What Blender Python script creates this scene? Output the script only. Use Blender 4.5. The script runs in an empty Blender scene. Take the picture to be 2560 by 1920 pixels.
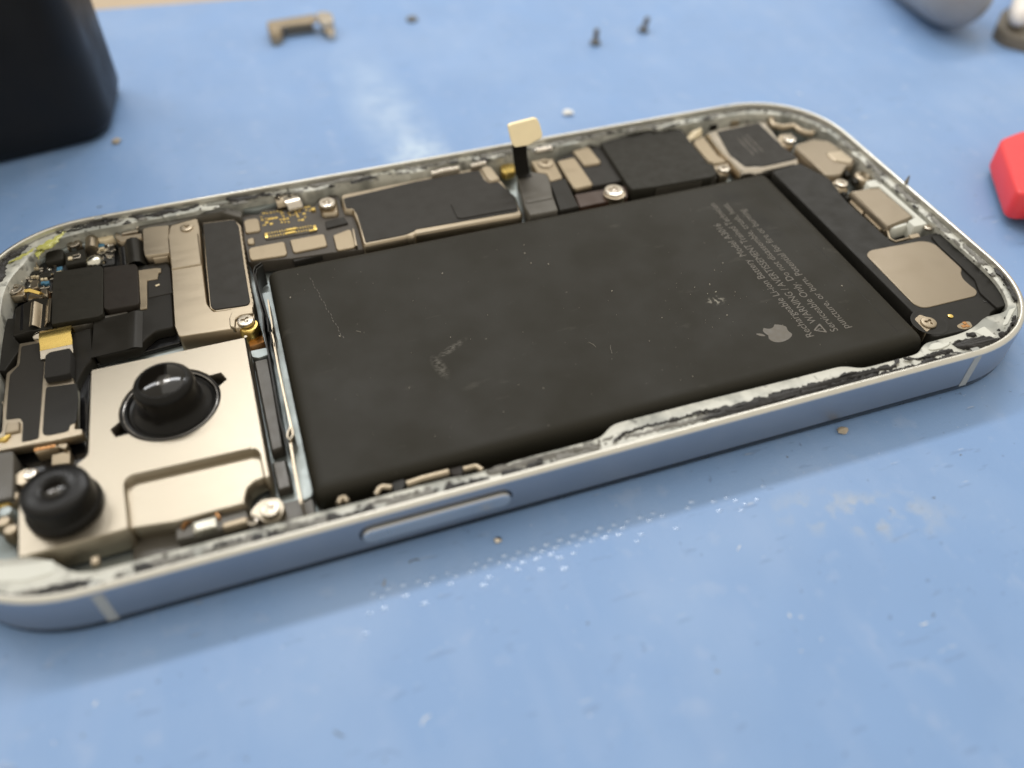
import bpy, bmesh, math, random
from mathutils import Vector, Matrix, noise
from mathutils.geometry import tessellate_polygon
rnd = random.Random(7)
S = bpy.context.scene
COL = S.collection

# ------------------------------------------------------------------ camera, light, exposure (1 unit = 1 cm)
cd = bpy.data.cameras.new("camera"); cam = bpy.data.objects.new("camera", cd); COL.objects.link(cam)
cam.location = (4.573, -5.6459, 8.6537)
cam.rotation_euler = (math.radians(43.304), 0, math.radians(-18.380))
cd.sensor_width = 36; cd.lens = 29.393
cd.clip_start = 0.1; cd.clip_end = 1000
cd.dof.use_dof = True; cd.dof.focus_distance = 12.1; cd.dof.aperture_fstop = 0.098
S.camera = cam
W = bpy.data.worlds.new("World"); S.world = W; W.use_nodes = True
bg = W.node_tree.nodes["Background"]; bg.inputs[0].default_value = (0.95, 0.88, 0.75, 1); bg.inputs[1].default_value = 0.74
def area(name, loc, target, sx, sy, power, col):
    l = bpy.data.lights.new(name, 'AREA'); l.shape = 'RECTANGLE'; l.size = sx; l.size_y = sy; l.energy = power; l.color = col
    o = bpy.data.objects.new(name, l); COL.objects.link(o); o.location = loc
    d = Vector(target) - Vector(loc); z = -d.normalized(); x = Vector((1, 0, 0)); y = z.cross(x).normalized(); x = y.cross(z)
    o.rotation_euler = Matrix((x, y, z)).transposed().to_euler()
    return o
for lx, ln, pw in ((-20, 17, 3000), (6, 21, 5400), (36, 24, 5400)): area("ceiling_tube_light", (lx, 37, 43), (7, 3, 0), ln, 4.5, pw, (0.98, 0.99, 1.0))
area("fill_light", (14, 34, 75), (7, 3, 0), 50, 40, 7000, (1.0, 0.98, 0.94))  # added broad fill lamp that softens and evens the lighting
S.view_settings.view_transform = 'Standard'; S.view_settings.look = 'None'; S.view_settings.exposure = 0.3; S.view_settings.gamma = 1
try: S.view_settings.use_curve_mapping = False
except Exception: pass

# ------------------------------------------------------------------ materials
def mat(name, col, metal=0.0, rough=0.5, var=0.08, vscale=6.0, bump=0.0, bscale=60.0, spec=0.5, rvar=0.08, aniso=None, coat=0.0, trans=0.0, extra=None):
    m = bpy.data.materials.new(name); m.use_nodes = True
    nt = m.node_tree; N = nt.nodes; L = nt.links; p = N["Principled BSDF"]
    tc = N.new("ShaderNodeTexCoord")
    mp = N.new("ShaderNodeMapping"); L.new(tc.outputs["Object"], mp.inputs[0])
    if aniso: mp.inputs["Scale"].default_value = aniso
    nz = N.new("ShaderNodeTexNoise"); nz.inputs["Scale"].default_value = vscale; nz.inputs["Detail"].default_value = 6
    L.new(mp.outputs[0], nz.inputs["Vector"])
    mx = N.new("ShaderNodeMix"); mx.data_type = 'RGBA'
    a = [c * (1 - var) for c in col]; b = [min(1, c * (1 + var)) for c in col]
    mx.inputs[6].default_value = (*a, 1); mx.inputs[7].default_value = (*b, 1)
    L.new(nz.outputs["Fac"], mx.inputs[0]); 
    mr = N.new("ShaderNodeMapRange"); mr.inputs[1].default_value = .3; mr.inputs[2].default_value = .7
    mr.inputs[3].default_value = max(0.02, rough - rvar); mr.inputs[4].default_value = min(1, rough + rvar)
    L.new(nz.outputs["Fac"], mr.inputs[0]); L.new(mr.outputs[0], p.inputs["Roughness"])
    p.inputs["Metallic"].default_value = metal
    p.inputs["Specular IOR Level"].default_value = spec
    p.inputs["Coat Weight"].default_value = coat
    if trans: p.inputs["Transmission Weight"].default_value = trans
    if bump:
        n2 = N.new("ShaderNodeTexNoise"); n2.inputs["Scale"].default_value = bscale; n2.inputs["Detail"].default_value = 4
        L.new(mp.outputs[0], n2.inputs["Vector"])
        bp = N.new("ShaderNodeBump"); bp.inputs["Strength"].default_value = bump; bp.inputs["Distance"].default_value = 0.02
        L.new(n2.outputs["Fac"], bp.inputs["Height"]); L.new(bp.outputs[0], p.inputs["Normal"])
    m["out"] = ""
    out = mx.outputs[2]
    if extra: out = extra(m, N, L, tc, out, p)
    L.new(out, p.inputs["Base Color"])
    return m
def mixc(N, L, fac, a, colb):
    x = N.new("ShaderNodeMix"); x.data_type = 'RGBA'; L.new(fac, x.inputs[0]); L.new(a, x.inputs[6]); x.inputs[7].default_value = (*colb, 1); return x.outputs[2]
def noise_mask(N, L, vec, scale, lo, hi, detail=5, sc=None):
    if sc:
        mp = N.new("ShaderNodeMapping"); mp.inputs["Scale"].default_value = sc; L.new(vec, mp.inputs[0]); vec = mp.outputs[0]
    n = N.new("ShaderNodeTexNoise"); n.inputs["Scale"].default_value = scale; n.inputs["Detail"].default_value = detail; L.new(vec, n.inputs["Vector"])
    r = N.new("ShaderNodeMapRange"); r.inputs[1].default_value = lo; r.inputs[2].default_value = hi; L.new(n.outputs["Fac"], r.inputs[0]); return r.outputs[0]
def spot_mask(N, L, vec, c, rx, ry, rot=0.0, soft=0.5):
    # 1 inside an ellipse (cm) on the surface, fading to 0 at its edge
    mp = N.new("ShaderNodeMapping"); mp.vector_type = 'TEXTURE'
    mp.inputs["Location"].default_value = (c[0], c[1], 0); mp.inputs["Rotation"].default_value = (0, 0, rot); mp.inputs["Scale"].default_value = (rx, ry, 1e3)
    L.new(vec, mp.inputs[0])
    ln = N.new("ShaderNodeVectorMath"); ln.operation = 'LENGTH'; L.new(mp.outputs[0], ln.inputs[0])
    r = N.new("ShaderNodeMapRange"); r.inputs[1].default_value = 1.0; r.inputs[2].default_value = 1.0 - soft; r.inputs[3].default_value = 0; r.inputs[4].default_value = 1
    L.new(ln.outputs["Value"], r.inputs[0]); return r.outputs[0]
def mth(N, L, op, a, b):
    x = N.new("ShaderNodeMath"); x.operation = op
    for i, v in enumerate((a, b)):
        if isinstance(v, (int, float)): x.inputs[i].default_value = v
        else: L.new(v, x.inputs[i])
    x.use_clamp = op in ('MULTIPLY', 'ADD', 'MAXIMUM')
    return x.outputs[0]

def mat_extra(m, N, L, tc, out, p):
    v = tc.outputs["Object"]
    out = mixc(N, L, mth(N, L, 'MULTIPLY', noise_mask(N, L, v, .35, .5, .72), .35), out, (.33, .46, .70))          # worn pale areas
    out = mixc(N, L, mth(N, L, 'MULTIPLY', noise_mask(N, L, v, 2.6, .60, .72, 8), .30), out, (.36, .46, .66))        # scuffs
    out = mixc(N, L, mth(N, L, 'MULTIPLY', noise_mask(N, L, v, 9, .71, .76, 3), .5), out, (.09, .13, .24))           # small dark specks
    out = mixc(N, L, mth(N, L, 'MULTIPLY', noise_mask(N, L, v, 6, .70, .74, 9, (.35, 1.6, 1)), .5), out, (.52, .58, .68))  # pale scratches
    out = mixc(N, L, mth(N, L, 'MULTIPLY', noise_mask(N, L, v, 1.1, .5, .66, 9, (1.8, .5, 1)), .22), out, (.30, .42, .66))   # wiping smears
    out = mixc(N, L, mth(N, L, 'MULTIPLY', noise_mask(N, L, v, 4.2, .655, .69, 6, (.5, 2.2, 1)), .45), out, (.16, .25, .44))   # short cuts and rubs
    out = mixc(N, L, mth(N, L, 'MULTIPLY', noise_mask(N, L, v, 17, .745, .77, 2), .65), out, (.55, .62, .74))   # pale specks
    # pale powdery streak behind the phone
    s1 = mth(N, L, 'MULTIPLY', spot_mask(N, L, v, (7.15, 10.2), .95, 3.8, math.radians(4), .8), noise_mask(N, L, v, 1.6, .25, .6, 6))
    out = mixc(N, L, mth(N, L, 'MULTIPLY', s1, .45), out, (.52, .64, .80))
    s1 = mth(N, L, 'MULTIPLY', spot_mask(N, L, v, (7.35, 8.3), .75, 1.1, 0, .6), noise_mask(N, L, v, 5, .35, .6, 8))
    out = mixc(N, L, mth(N, L, 'MULTIPLY', s1, .5), out, (.62, .74, .86))
    # rubbed grey-beige patch in front of the phone
    s2 = mth(N, L, 'MULTIPLY', spot_mask(N, L, v, (10.6, -1.35), 1.3, .45, math.radians(-20), .8), noise_mask(N, L, v, 3.2, .46, .60, 8))
    out = mixc(N, L, mth(N, L, 'MULTIPLY', s2, .62), out, (.47, .49, .50))
    s3 = mth(N, L, 'MULTIPLY', spot_mask(N, L, v, (.75, -1.55), .28, .2, 0, .8), noise_mask(N, L, v, 5, .3, .6))
    out = mixc(N, L, mth(N, L, 'MULTIPLY', s3, .55), out, (.33, .36, .33))
    # embossed dot grain, stronger in a band in front of the phone
    vo = N.new("ShaderNodeTexVoronoi"); vo.inputs["Scale"].default_value = 5.6; vo.inputs["Randomness"].default_value = .22; L.new(v, vo.inputs["Vector"])
    rr = N.new("ShaderNodeMapRange"); rr.inputs[1].default_value = 0; rr.inputs[2].default_value = .42; rr.inputs[3].default_value = 1; rr.inputs[4].default_value = 0; rr.interpolation_type = 'SMOOTHSTEP'
    L.new(vo.outputs["Distance"], rr.inputs[0])
    amt = mth(N, L, 'MULTIPLY', noise_mask(N, L, v, .5, .42, .62, 2), 1.0)
    band = spot_mask(N, L, v, (7.0, -.9), 3.2, .55, 0, .8)
    h1 = mth(N, L, 'MULTIPLY', rr.outputs[0], mth(N, L, 'MAXIMUM', mth(N, L, 'MULTIPLY', amt, .18), band))
    n2 = N.new("ShaderNodeTexNoise"); n2.inputs["Scale"].default_value = 24; n2.inputs["Detail"].default_value = 9; n2.inputs["Roughness"].default_value = .68; L.new(v, n2.inputs["Vector"])
    h = mth(N, L, 'ADD', mth(N, L, 'MULTIPLY', h1, .9), mth(N, L, 'MULTIPLY', n2.outputs["Fac"], .45))
    bp = N.new("ShaderNodeBump"); bp.inputs["Strength"].default_value = .5; bp.inputs["Distance"].default_value = .02
    L.new(h, bp.inputs["Height"]); L.new(bp.outputs[0], p.inputs["Normal"])
    return out
def batt_extra(m, N, L, tc, out, p):
    v = tc.outputs["Object"]; o = (7.38, 3.58)
    def sp(x, y, rx, ry, r=0, s=.6): return spot_mask(N, L, v, (x - o[0], y - o[1]), rx, ry, r, s)
    # greasy fingerprint over the lettering
    fp = mth(N, L, 'MULTIPLY', mth(N, L, 'MAXIMUM', sp(12.0, 3.6, .22, .75), sp(11.85, 4.6, .3, .3)), noise_mask(N, L, v, 2.5, .3, .55))
    out = mixc(N, L, mth(N, L, 'MULTIPLY', fp, .75), out, (.012, .011, .008))
    # whitish rub marks
    rub = mth(N, L, 'MULTIPLY', mth(N, L, 'MAXIMUM', sp(6.15, 2.2, .10, .28, math.radians(10)), sp(6.4, 2.5, .32, .07, math.radians(28))), noise_mask(N, L, v, 16, .42, .62, 8, (1, 2.2, 1)))
    out = mixc(N, L, mth(N, L, 'MULTIPLY', rub, .30), out, (.26, .245, .22))
    rub2 = mth(N, L, 'MULTIPLY', sp(10.35, 2.25, .17, .12), noise_mask(N, L, v, 20, .5, .62, 8))
    out = mixc(N, L, mth(N, L, 'MULTIPLY', rub2, .6), out, (.35, .33, .28))
    out = mixc(N, L, mth(N, L, 'MULTIPLY', noise_mask(N, L, v, 14, .75, .79, 2), .3), out, (.28, .26, .22))
    out = mixc(N, L, mth(N, L, 'MULTIPLY', noise_mask(N, L, v, 3, .66, .76, 9, (.6, 1.5, 1)), .12), out, (.16, .15, .13))
    return out
def ledge_extra(m, N, L, tc, out, p):
    v = tc.outputs["Object"]
    out = mixc(N, L, mth(N, L, 'MULTIPLY', noise_mask(N, L, v, 2.2, .46, .62, 8), .85), out, (.25, .26, .24))
    out = mixc(N, L, mth(N, L, 'MULTIPLY', noise_mask(N, L, v, 5, .58, .68, 8), .7), out, (.06, .058, .052))
    return out
M = {}
M['mat'] = mat('blue_vinyl', (.212, .348, .615), 0, .46, .05, .8, spec=.40, extra=mat_extra)
M['table'] = mat('tan_laminate', (.48, .38, .27), 0, .5, .1, .5)
M['alu'] = mat('anodised_aluminium', (.385, .40, .43), .95, .40, .03, 2.5, bump=.015, bscale=300, rvar=.05)
M['key'] = mat('lit_aluminium', (.58, .585, .59), .95, .33, .03, 4)  # lighter copy of the frame metal: the button's highlight put into the colour
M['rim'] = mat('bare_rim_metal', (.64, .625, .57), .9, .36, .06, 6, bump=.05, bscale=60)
M['band'] = mat('antenna_plastic', (.34, .35, .34), 0, .45, .05)
M['floor'] = mat('bare_midframe', (.36, .40, .40), .85, .5, .08, 5)
M['ledge'] = mat('cream_ledge', (.55, .55, .50), .1, .45, .12, 5, bump=.15, bscale=25, extra=ledge_extra)
M['white'] = mat('white_primer', (.64, .65, .60), 0, .45, .05, 6, bump=.06, bscale=20)
M['glue'] = mat('black_adhesive', (.028, .027, .027), 0, .5, .5, 12, bump=1.0, bscale=14, spec=.4)
M['gluegrey'] = mat('grey_adhesive', (.20, .195, .18), 0, .5, .45, 7, bump=.8, bscale=14, spec=.4)
M['yellow'] = mat('yellow_green_glue', (.44, .44, .12), 0, .2, .4, 5, bump=.8, bscale=7, spec=.6)
M['battery'] = mat('battery_wrap', (.019, .0172, .0122), 0, .54, .08, 1.2, bump=.03, bscale=18, spec=.18, extra=batt_extra)
M['print'] = mat('grey_print', (.105, .092, .074), 0, .5, .2, 14)
M['black'] = mat('black_plastic', (0.0128, 0.0119, 0.0098), 0, .46, spec=.22, var=.15, vscale=4, bump=.05, bscale=40)
M['blackgloss'] = mat('black_gloss', (.008, .008, .009), 0, .22, .2, 4)
M['flex'] = mat('black_flex', (0.0160, 0.0145, 0.0117), 0, .38, spec=.22, var=.12, vscale=3, bump=.03, bscale=30)
M['flexgrey'] = mat('grey_flex', (.085, .078, .066), .2, .38, .25, 3, bump=.08, bscale=20)
M['sticker'] = mat('graphite_sticker', (0.0223, 0.0201, 0.0169), 0, .5, spec=.22, var=.1, vscale=5, bump=.04, bscale=50)
M['chip'] = mat('chip_black', (0.0170, 0.0155, 0.0112), 0, .55, spec=.22, var=.12, vscale=8, bump=.05, bscale=80)
M['chipbrown'] = mat('chip_brown', (0.0186, 0.0145, 0.0112), 0, .5, spec=.22, var=.12, vscale=8)
M['foam'] = mat('black_foam', (.022, .021, .020), 0, .8, .3, 20, bump=.5, bscale=60, spec=.2)
M['nickel'] = mat('nickel_sheet', (.42, .355, .265), 1, .33, .03, 2.5, bump=.012, bscale=200, rvar=.025, aniso=(1, 5, 1))
M['nickelmatte'] = mat('nickel_matte', (.36, .30, .22), 1, .42, .06, 3, bump=.03, bscale=150)
M['camplate'] = mat('camera_sheet', (.395, .35, .28), 1, .38, .05, 7, bump=.02, bscale=180, rvar=.03, aniso=(1, 9, 1))
M['steel'] = mat('bright_steel', (.62, .57, .50), 1, .18, .06, 5, bump=.08, bscale=40)
M['screw'] = mat('screw_steel', (.46, .41, .34), 1, .28, .08, 8, bump=.05, bscale=60)
M['gold'] = mat('gold_plate', (.82, .60, .19), 1, .28, .03, 12, bump=.01, bscale=40, rvar=.02)
M['dust'] = mat('pale_dust', (.30, .28, .24), 0, .8, .3, 20)
M['goldpad'] = mat('gold_plate_glare', (.80, .68, .44), .25, .4, .05, 6)  # pale and mostly non-metal: the plate's lamp reflection put into the base colour
M['pcb'] = mat('dark_board', (.055, .046, .036), 0, .55, .25, 5, bump=.25, bscale=30)
M['pcbblack'] = mat('black_board', (.018, .018, .018), 0, .45, .3, 10, bump=.3, bscale=40)
M['brown'] = mat('brown_film', (.045, .022, .013), 0, .32, .3, 4, spec=.5)
M['copper'] = mat('copper_film', (.45, .22, .08), .6, .3, .3, 5)
M['pad'] = mat('beige_shield', (.315, .258, .18), .9, .42, .06, 4, bump=.05, bscale=60)
M['padgrey'] = mat('grey_beige_shield', (.265, .222, .165), .9, .40, .05, 3, bump=.03, bscale=60)
M['matgloss'] = mat('blue_vinyl_dot', (.23, .37, .64), 0, .14, .05, 3, spec=1.0, coat=.6)
M['capblue'] = mat('blue_chip', (.06, .18, .29), 0, .35, .2, 20)
M['ceramic'] = mat('ceramic_chip', (.68, .58, .40), 0, .35, .1, 15)
M['solder'] = mat('solder', (.66, .64, .56), 1, .22, .1, 10, bump=.4, bscale=12)
M['lensbarrel'] = mat('lens_barrel', (.006, .0055, .005), 0, .32, .2, 3, spec=.2)
M['smoke'] = mat('dark_steel_ring', (.22, .21, .20), 1, .22, .1, 8)
M['lensglass'] = mat('lens_glass', (.006, .005, .004), 0, .04, .2, 3, spec=.35)
M['lensglint'] = mat('lens_glint', (.09, .085, .08), .6, .10, .6, 6)  # bright metal standing in for the highlight on the lens
M['tool'] = mat('black_tool_plastic', (.0055, .0055, .006), 0, .45, .3, 1.5, bump=.08, bscale=15, spec=.28)
M['red'] = mat('red_plastic', (.82, .05, .06), 0, .42, .05, 2)
M['greyplastic'] = mat('grey_handle', (.30, .30, .31), 0, .35, .08, 2)
M['olive'] = mat('olive_plastic', (.16, .14, .11), 0, .5, .1, 2)
M['whiteplastic'] = mat('white_plastic', (.85, .80, .76), 0, .4, .04, 2)
M['darkscrew'] = mat('dark_screw', (.16, .16, .155), .5, .45, .2, 8)
M['crumb'] = mat('crumb', (.42, .36, .28), 0, .7, .4, 12, bump=.6, bscale=15)
M['whitecrumb'] = mat('white_crumb', (.85, .85, .82), 0, .6, .1, 12)

# ------------------------------------------------------------------ mesh helpers
OFF = Vector((0, 0, 0))
def link(name, verts, faces, m, parent=None, smooth=False, label=None, kind=None, sharp=40):
    me = bpy.data.meshes.new(name)
    me.from_pydata([tuple(Vector(v) - OFF) for v in verts], [], faces); me.update()
    if m: me.materials.append(M[m] if isinstance(m, str) else m)
    bm = bmesh.new(); bm.from_mesh(me); bmesh.ops.recalc_face_normals(bm, faces=bm.faces)
    if smooth:
        for f in bm.faces: f.smooth = len(f.verts) < 9 and max(v.co.z for v in f.verts) - min(v.co.z for v in f.verts) > 1e-5
        for e in bm.edges:
            if len(e.link_faces) == 2 and e.calc_face_angle(0) > math.radians(sharp): e.smooth = False
    bm.to_mesh(me); bm.free()
    o = bpy.data.objects.new(name, me); COL.objects.link(o)
    if parent: o.parent = parent
    if label: o['label'] = label
    if kind: o['kind'] = kind
    return o
def thing(name, loc, label, cat, group=None):
    global OFF
    o = bpy.data.objects.new(name, None); COL.objects.link(o); o.location = loc; o.empty_display_size = .3
    o['label'] = label; o['category'] = cat
    if group: o['group'] = group
    OFF = Vector(loc); return o
def tag(o, label, cat, group=None):
    o['label'] = label; o['category'] = cat
    if group: o['group'] = group
    return o
def ccw(p): return p if sum(p[i][0] * p[(i + 1) % len(p)][1] - p[(i + 1) % len(p)][0] * p[i][1] for i in range(len(p))) > 0 else p[::-1]
def rpoly(p, r, n=3):
    if r <= 0: return p
    out = []; k = len(p)
    for i in range(k):
        a = Vector(p[i - 1]); b = Vector(p[i]); c = Vector(p[(i + 1) % k])
        d1 = (a - b); d2 = (c - b); q = min(r, d1.length * .45, d2.length * .45)
        if q < 1e-4: out.append(tuple(b)); continue
        s = b + d1.normalized() * q; e = b + d2.normalized() * q
        for j in range(n + 1):
            t = j / n; out.append(tuple(s * (1 - t) ** 2 + b * 2 * t * (1 - t) + e * t * t))
    return out
def inset(p, d):
    out = []; k = len(p)
    for i in range(k):
        a = Vector(p[i - 1]); b = Vector(p[i]); c = Vector(p[(i + 1) % k])
        u = (b - a); w = (c - b)
        if u.length < 1e-7: u = w
        if w.length < 1e-7: w = u
        u = u.normalized(); w = w.normalized()
        n1 = Vector((-u.y, u.x)); n2 = Vector((-w.y, w.x)); nn = n1 + n2
        if nn.length < 1e-4: nn = n1
        nn = nn.normalized(); f = max(.5, nn.dot(n1)); out.append(tuple(b + nn * (d / f)))
    return out
def plate(name, pts, z0, z1, m, parent=None, r=.03, b=.01, holes=(), label=None, kind=None, topm=None, tilt=None, n=3):
    """a sheet or block: rounded outline, chamfered top edge, real holes"""
    V = []; F = []
    P = ccw(rpoly(ccw(pts), r, n)); H = [ccw(list(h))[::-1] for h in holes]
    tops = []
    for li, loop in enumerate([P] + H):
        k = len(loop); s = len(V); T = inset(loop, b)
        for q in loop: V.append((q[0], q[1], z0))
        for q in loop: V.append((q[0], q[1], z1 - b))
        for q in T: V.append((q[0], q[1], z1))
        for i in range(k):
            j = (i + 1) % k
            F.append((s + i, s + j, s + k + j, s + k + i)); F.append((s + k + i, s + k + j, s + 2 * k + j, s + 2 * k + i))
        tops.append((s + 2 * k, T))
    if 1:
        idx = []; 
        for s, T in tops: idx += [s + i for i in range(len(T))]
        for t in tessellate_polygon([[Vector((q[0], q[1], 0)) for q in T] for s, T in tops]): F.append(tuple(idx[i] for i in t))
    if tilt:
        (x0, y0), gx, gy = tilt
        V = [(x, y, z + (x - x0) * gx + (y - y0) * gy) for x, y, z in V]
    return link(name, V, F, m, parent, smooth=True, label=label, kind=kind, sharp=50)
def rect(cx, cy, sx, sy, rot=0):
    c, s = math.cos(rot), math.sin(rot)
    return [(cx + x * c - y * s, cy + x * s + y * c) for x, y in ((-sx / 2, -sy / 2), (sx / 2, -sy / 2), (sx / 2, sy / 2), (-sx / 2, sy / 2))]
def circ(cx, cy, r, n=24): return [(cx + r * math.cos(2 * math.pi * i / n), cy + r * math.sin(2 * math.pi * i / n)) for i in range(n)]
def lathe(name, cx, cy, prof, m, parent=None, n=40, label=None, sharp=40, mx=None):
    V = []; F = []
    for r, z in prof:
        if r <= 1e-6: V.append((cx, cy, z)); continue
        for i in range(n): V.append((cx + r * math.cos(2 * math.pi * i / n), cy + r * math.sin(2 * math.pi * i / n), z))
    st = []; s = 0
    for r, z in prof: st.append(s); s += 1 if r <= 1e-6 else n
    for k in range(len(prof) - 1):
        a, b = st[k], st[k + 1]; ra, rb = prof[k][0] > 1e-6, prof[k + 1][0] > 1e-6
        for i in range(n):
            j = (i + 1) % n
            if ra and rb: F.append((a + i, a + j, b + j, b + i))
            elif ra: F.append((a + i, a + j, b))
            elif rb: F.append((a, b + j, b + i))
    if mx: V = [tuple(mx @ Vector(v)) for v in V]
    return link(name, V, F, m, parent, smooth=True, label=label, sharp=sharp)
def strip(name, path, wv, t, m, parent=None, label=None, sharp=60):
    """a bent ribbon: centre path in 3-D, width vector(s), thickness along the local normal"""
    V = []; F = []; k = len(path)
    for i, p in enumerate(path):
        p = Vector(p); w = Vector(wv[i] if isinstance(wv[0], (tuple, list)) else wv)
        d = (Vector(path[min(i + 1, k - 1)]) - Vector(path[max(i - 1, 0)])).normalized()
        nn = d.cross(w).normalized() * (t / 2)
        for q in (p - w / 2 + nn, p + w / 2 + nn, p + w / 2 - nn, p - w / 2 - nn): V.append(tuple(q))
    for i in range(k - 1):
        for j in range(4): F.append((4 * i + j, 4 * i + (j + 1) % 4, 4 * i + 4 + (j + 1) % 4, 4 * i + 4 + j))
    F.append((0, 1, 2, 3)); F.append((4 * k - 1, 4 * k - 2, 4 * k - 3, 4 * k - 4))
    return link(name, V, F, m, parent, smooth=True, label=label, sharp=sharp)
def wall(name, pts, t, z0, z1, m, parent=None, label=None):
    """a thin upright sheet following a polyline on the plan"""
    V = []; F = []; k = len(pts)
    for i, p in enumerate(pts):
        p = Vector(p); d = (Vector(pts[min(i + 1, k - 1)]) - Vector(pts[max(i - 1, 0)])).normalized(); nn = Vector((-d.y, d.x)) * (t / 2)
        zz0 = z0[i] if isinstance(z0, list) else z0; zz1 = z1[i] if isinstance(z1, list) else z1
        for q, z in ((p + nn, zz0), (p - nn, zz0), (p - nn, zz1), (p + nn, zz1)): V.append((q.x, q.y, z))
    for i in range(k - 1):
        for j in range(4): F.append((4 * i + j, 4 * i + (j + 1) % 4, 4 * i + 4 + (j + 1) % 4, 4 * i + 4 + j))
    F.append((0, 1, 2, 3)); F.append((4 * k - 1, 4 * k - 2, 4 * k - 3, 4 * k - 4))
    return link(name, V, F, m, parent, smooth=True, label=label)
def tube(name, path, r, m, parent=None, n=10, label=None):
    V = []; F = []; k = len(path); up = Vector((0.13, .21, 1))
    for i, p in enumerate(path):
        p = Vector(p); d = (Vector(path[min(i + 1, k - 1)]) - Vector(path[max(i - 1, 0)])).normalized()
        a = d.cross(up).normalized(); b = d.cross(a); rr = r[i] if isinstance(r, (list, tuple)) else r
        for j in range(n):
            t = 2 * math.pi * j / n; V.append(tuple(p + a * rr * math.cos(t) + b * rr * math.sin(t)))
    for i in range(k - 1):
        for j in range(n): F.append((n * i + j, n * i + (j + 1) % n, n * i + n + (j + 1) % n, n * i + n + j))
    F.append(tuple(range(n))); F.append(tuple(range(n * k - 1, n * k - n - 1, -1)))
    return link(name, V, F, m, parent, smooth=True, label=label, sharp=50)
def keep_in(p, d=.108):
    best = min(OUT, key=lambda t: (t[0].x - p[0]) ** 2 + (t[0].y - p[1]) ** 2); q, nn = best
    s = (Vector(p) - q).dot(nn)
    return tuple(Vector(p) + nn * (d - s)) if s < d else tuple(p)
def blob(name, pts, z, h, m, parent=None, jag=.03, step=.05, seed=0, label=None, kind=None):
    """an irregular lumpy film (glue residue): jagged outline, bumpy top falling to the edge"""
    P = ccw([keep_in(p) for p in pts]); Q = []
    for i in range(len(P)):
        a = Vector(P[i]); b = Vector(P[(i + 1) % len(P)]); k = max(1, int((b - a).length / (step * .55)))
        nn = Vector((-(b - a).y, (b - a).x)).normalized()
        for j in range(k):
            q = a + (b - a) * (j / k); f = noise.noise((q.x * 9 + seed, q.y * 9, 1.3)) * jag + noise.noise((q.x * 26 + seed, q.y * 26, 4.3)) * jag * .9 + noise.noise((q.x * 60 + seed, q.y * 60, 2.3)) * jag * .7
            Q.append(keep_in(tuple(q + nn * f), .098))
    def hh(x, y): return h * (.75 + .9 * noise.noise((x * 6 + seed, y * 6, .5)) + .5 * noise.noise((x * 19, y * 19, seed)))
    R1 = inset(Q, min(.012, step * .25)); R2 = inset(Q, min(.026, step * .5)); k = len(Q)
    V = [(x, y, z) for x, y in Q] + [(x, y, z + max(.004, hh(x, y) * .7)) for x, y in R1] + [(x, y, z + max(.006, hh(x, y))) for x, y in R2]
    F = []
    for i in range(k):
        j = (i + 1) % k; F.append((i, j, k + j, k + i)); F.append((k + i, k + j, 2 * k + j, 2 * k + i))
    for t in tessellate_polygon([[Vector((x, y, 0)) for x, y in R2]]): F.append(tuple(2 * k + i for i in t))
    return link(name, V, F, m, parent, smooth=True, label=label, kind=kind, sharp=70)
SCREWS = {}
def screw(x, y, z, r, parent, kind='cross', m='screw', name='screw', rot=None, tilt=None, h=.08):
    """flat machine-screw head with a recessed driver mark; alike heads share one mesh"""
    key = (kind, m)
    if key not in SCREWS:
        n = 48; V = []; F = []
        def star(t):
            if kind == 'cross': c = max(abs(math.cos(t)), abs(math.sin(t))); q = math.sqrt(max(0, 1 - c * c)); return .62 if q < .24 else min(.62, .17 / max(q, 1e-3))
            if kind == 'tri': return .40 + .18 * math.cos(3 * t)
            return .36 + .16 * math.cos(5 * t)
        rings = [(1.0, -1.0), (1.0, -.25), (.93, -.05), (.80, 0.0)]
        for rr, z_ in rings:
            for i in range(n): t = 2 * math.pi * i / n; V.append((rr * math.cos(t), rr * math.sin(t), z_ * .5))
        for dz, sc in ((0, 1), (-.20, .86)):
            for i in range(n): t = 2 * math.pi * i / n; q = star(t) * sc; V.append((q * math.cos(t), q * math.sin(t), dz))
        for k in range(5):
            for i in range(n): j = (i + 1) % n; F.append((k * n + i, k * n + j, k * n + n + j, k * n + n + i))
        V.append((0, 0, -.26))
        for i in range(n): F.append((5 * n + i, 5 * n + (i + 1) % n, len(V) - 1))
        me = bpy.data.meshes.new('screw_head'); me.from_pydata(V, [], F); me.materials.append(M[m])
        bm = bmesh.new(); bm.from_mesh(me); bmesh.ops.recalc_face_normals(bm, faces=bm.faces)
        for f in bm.faces: f.smooth = True
        for e in bm.edges:
            if len(e.link_faces) == 2 and e.calc_face_angle(0) > .6: e.smooth = False
        bm.to_mesh(me); bm.free(); SCREWS[key] = me
    o = bpy.data.objects.new(name, SCREWS[key]); COL.objects.link(o); o.parent = parent
    o.location = Vector((x, y, z)) - OFF; o.scale = (r, r, r); o.rotation_euler = (tilt[0] if tilt else 0, tilt[1] if tilt else 0, rnd.uniform(0, 3) if rot is None else rot)
    return o
MINI = {}
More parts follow.
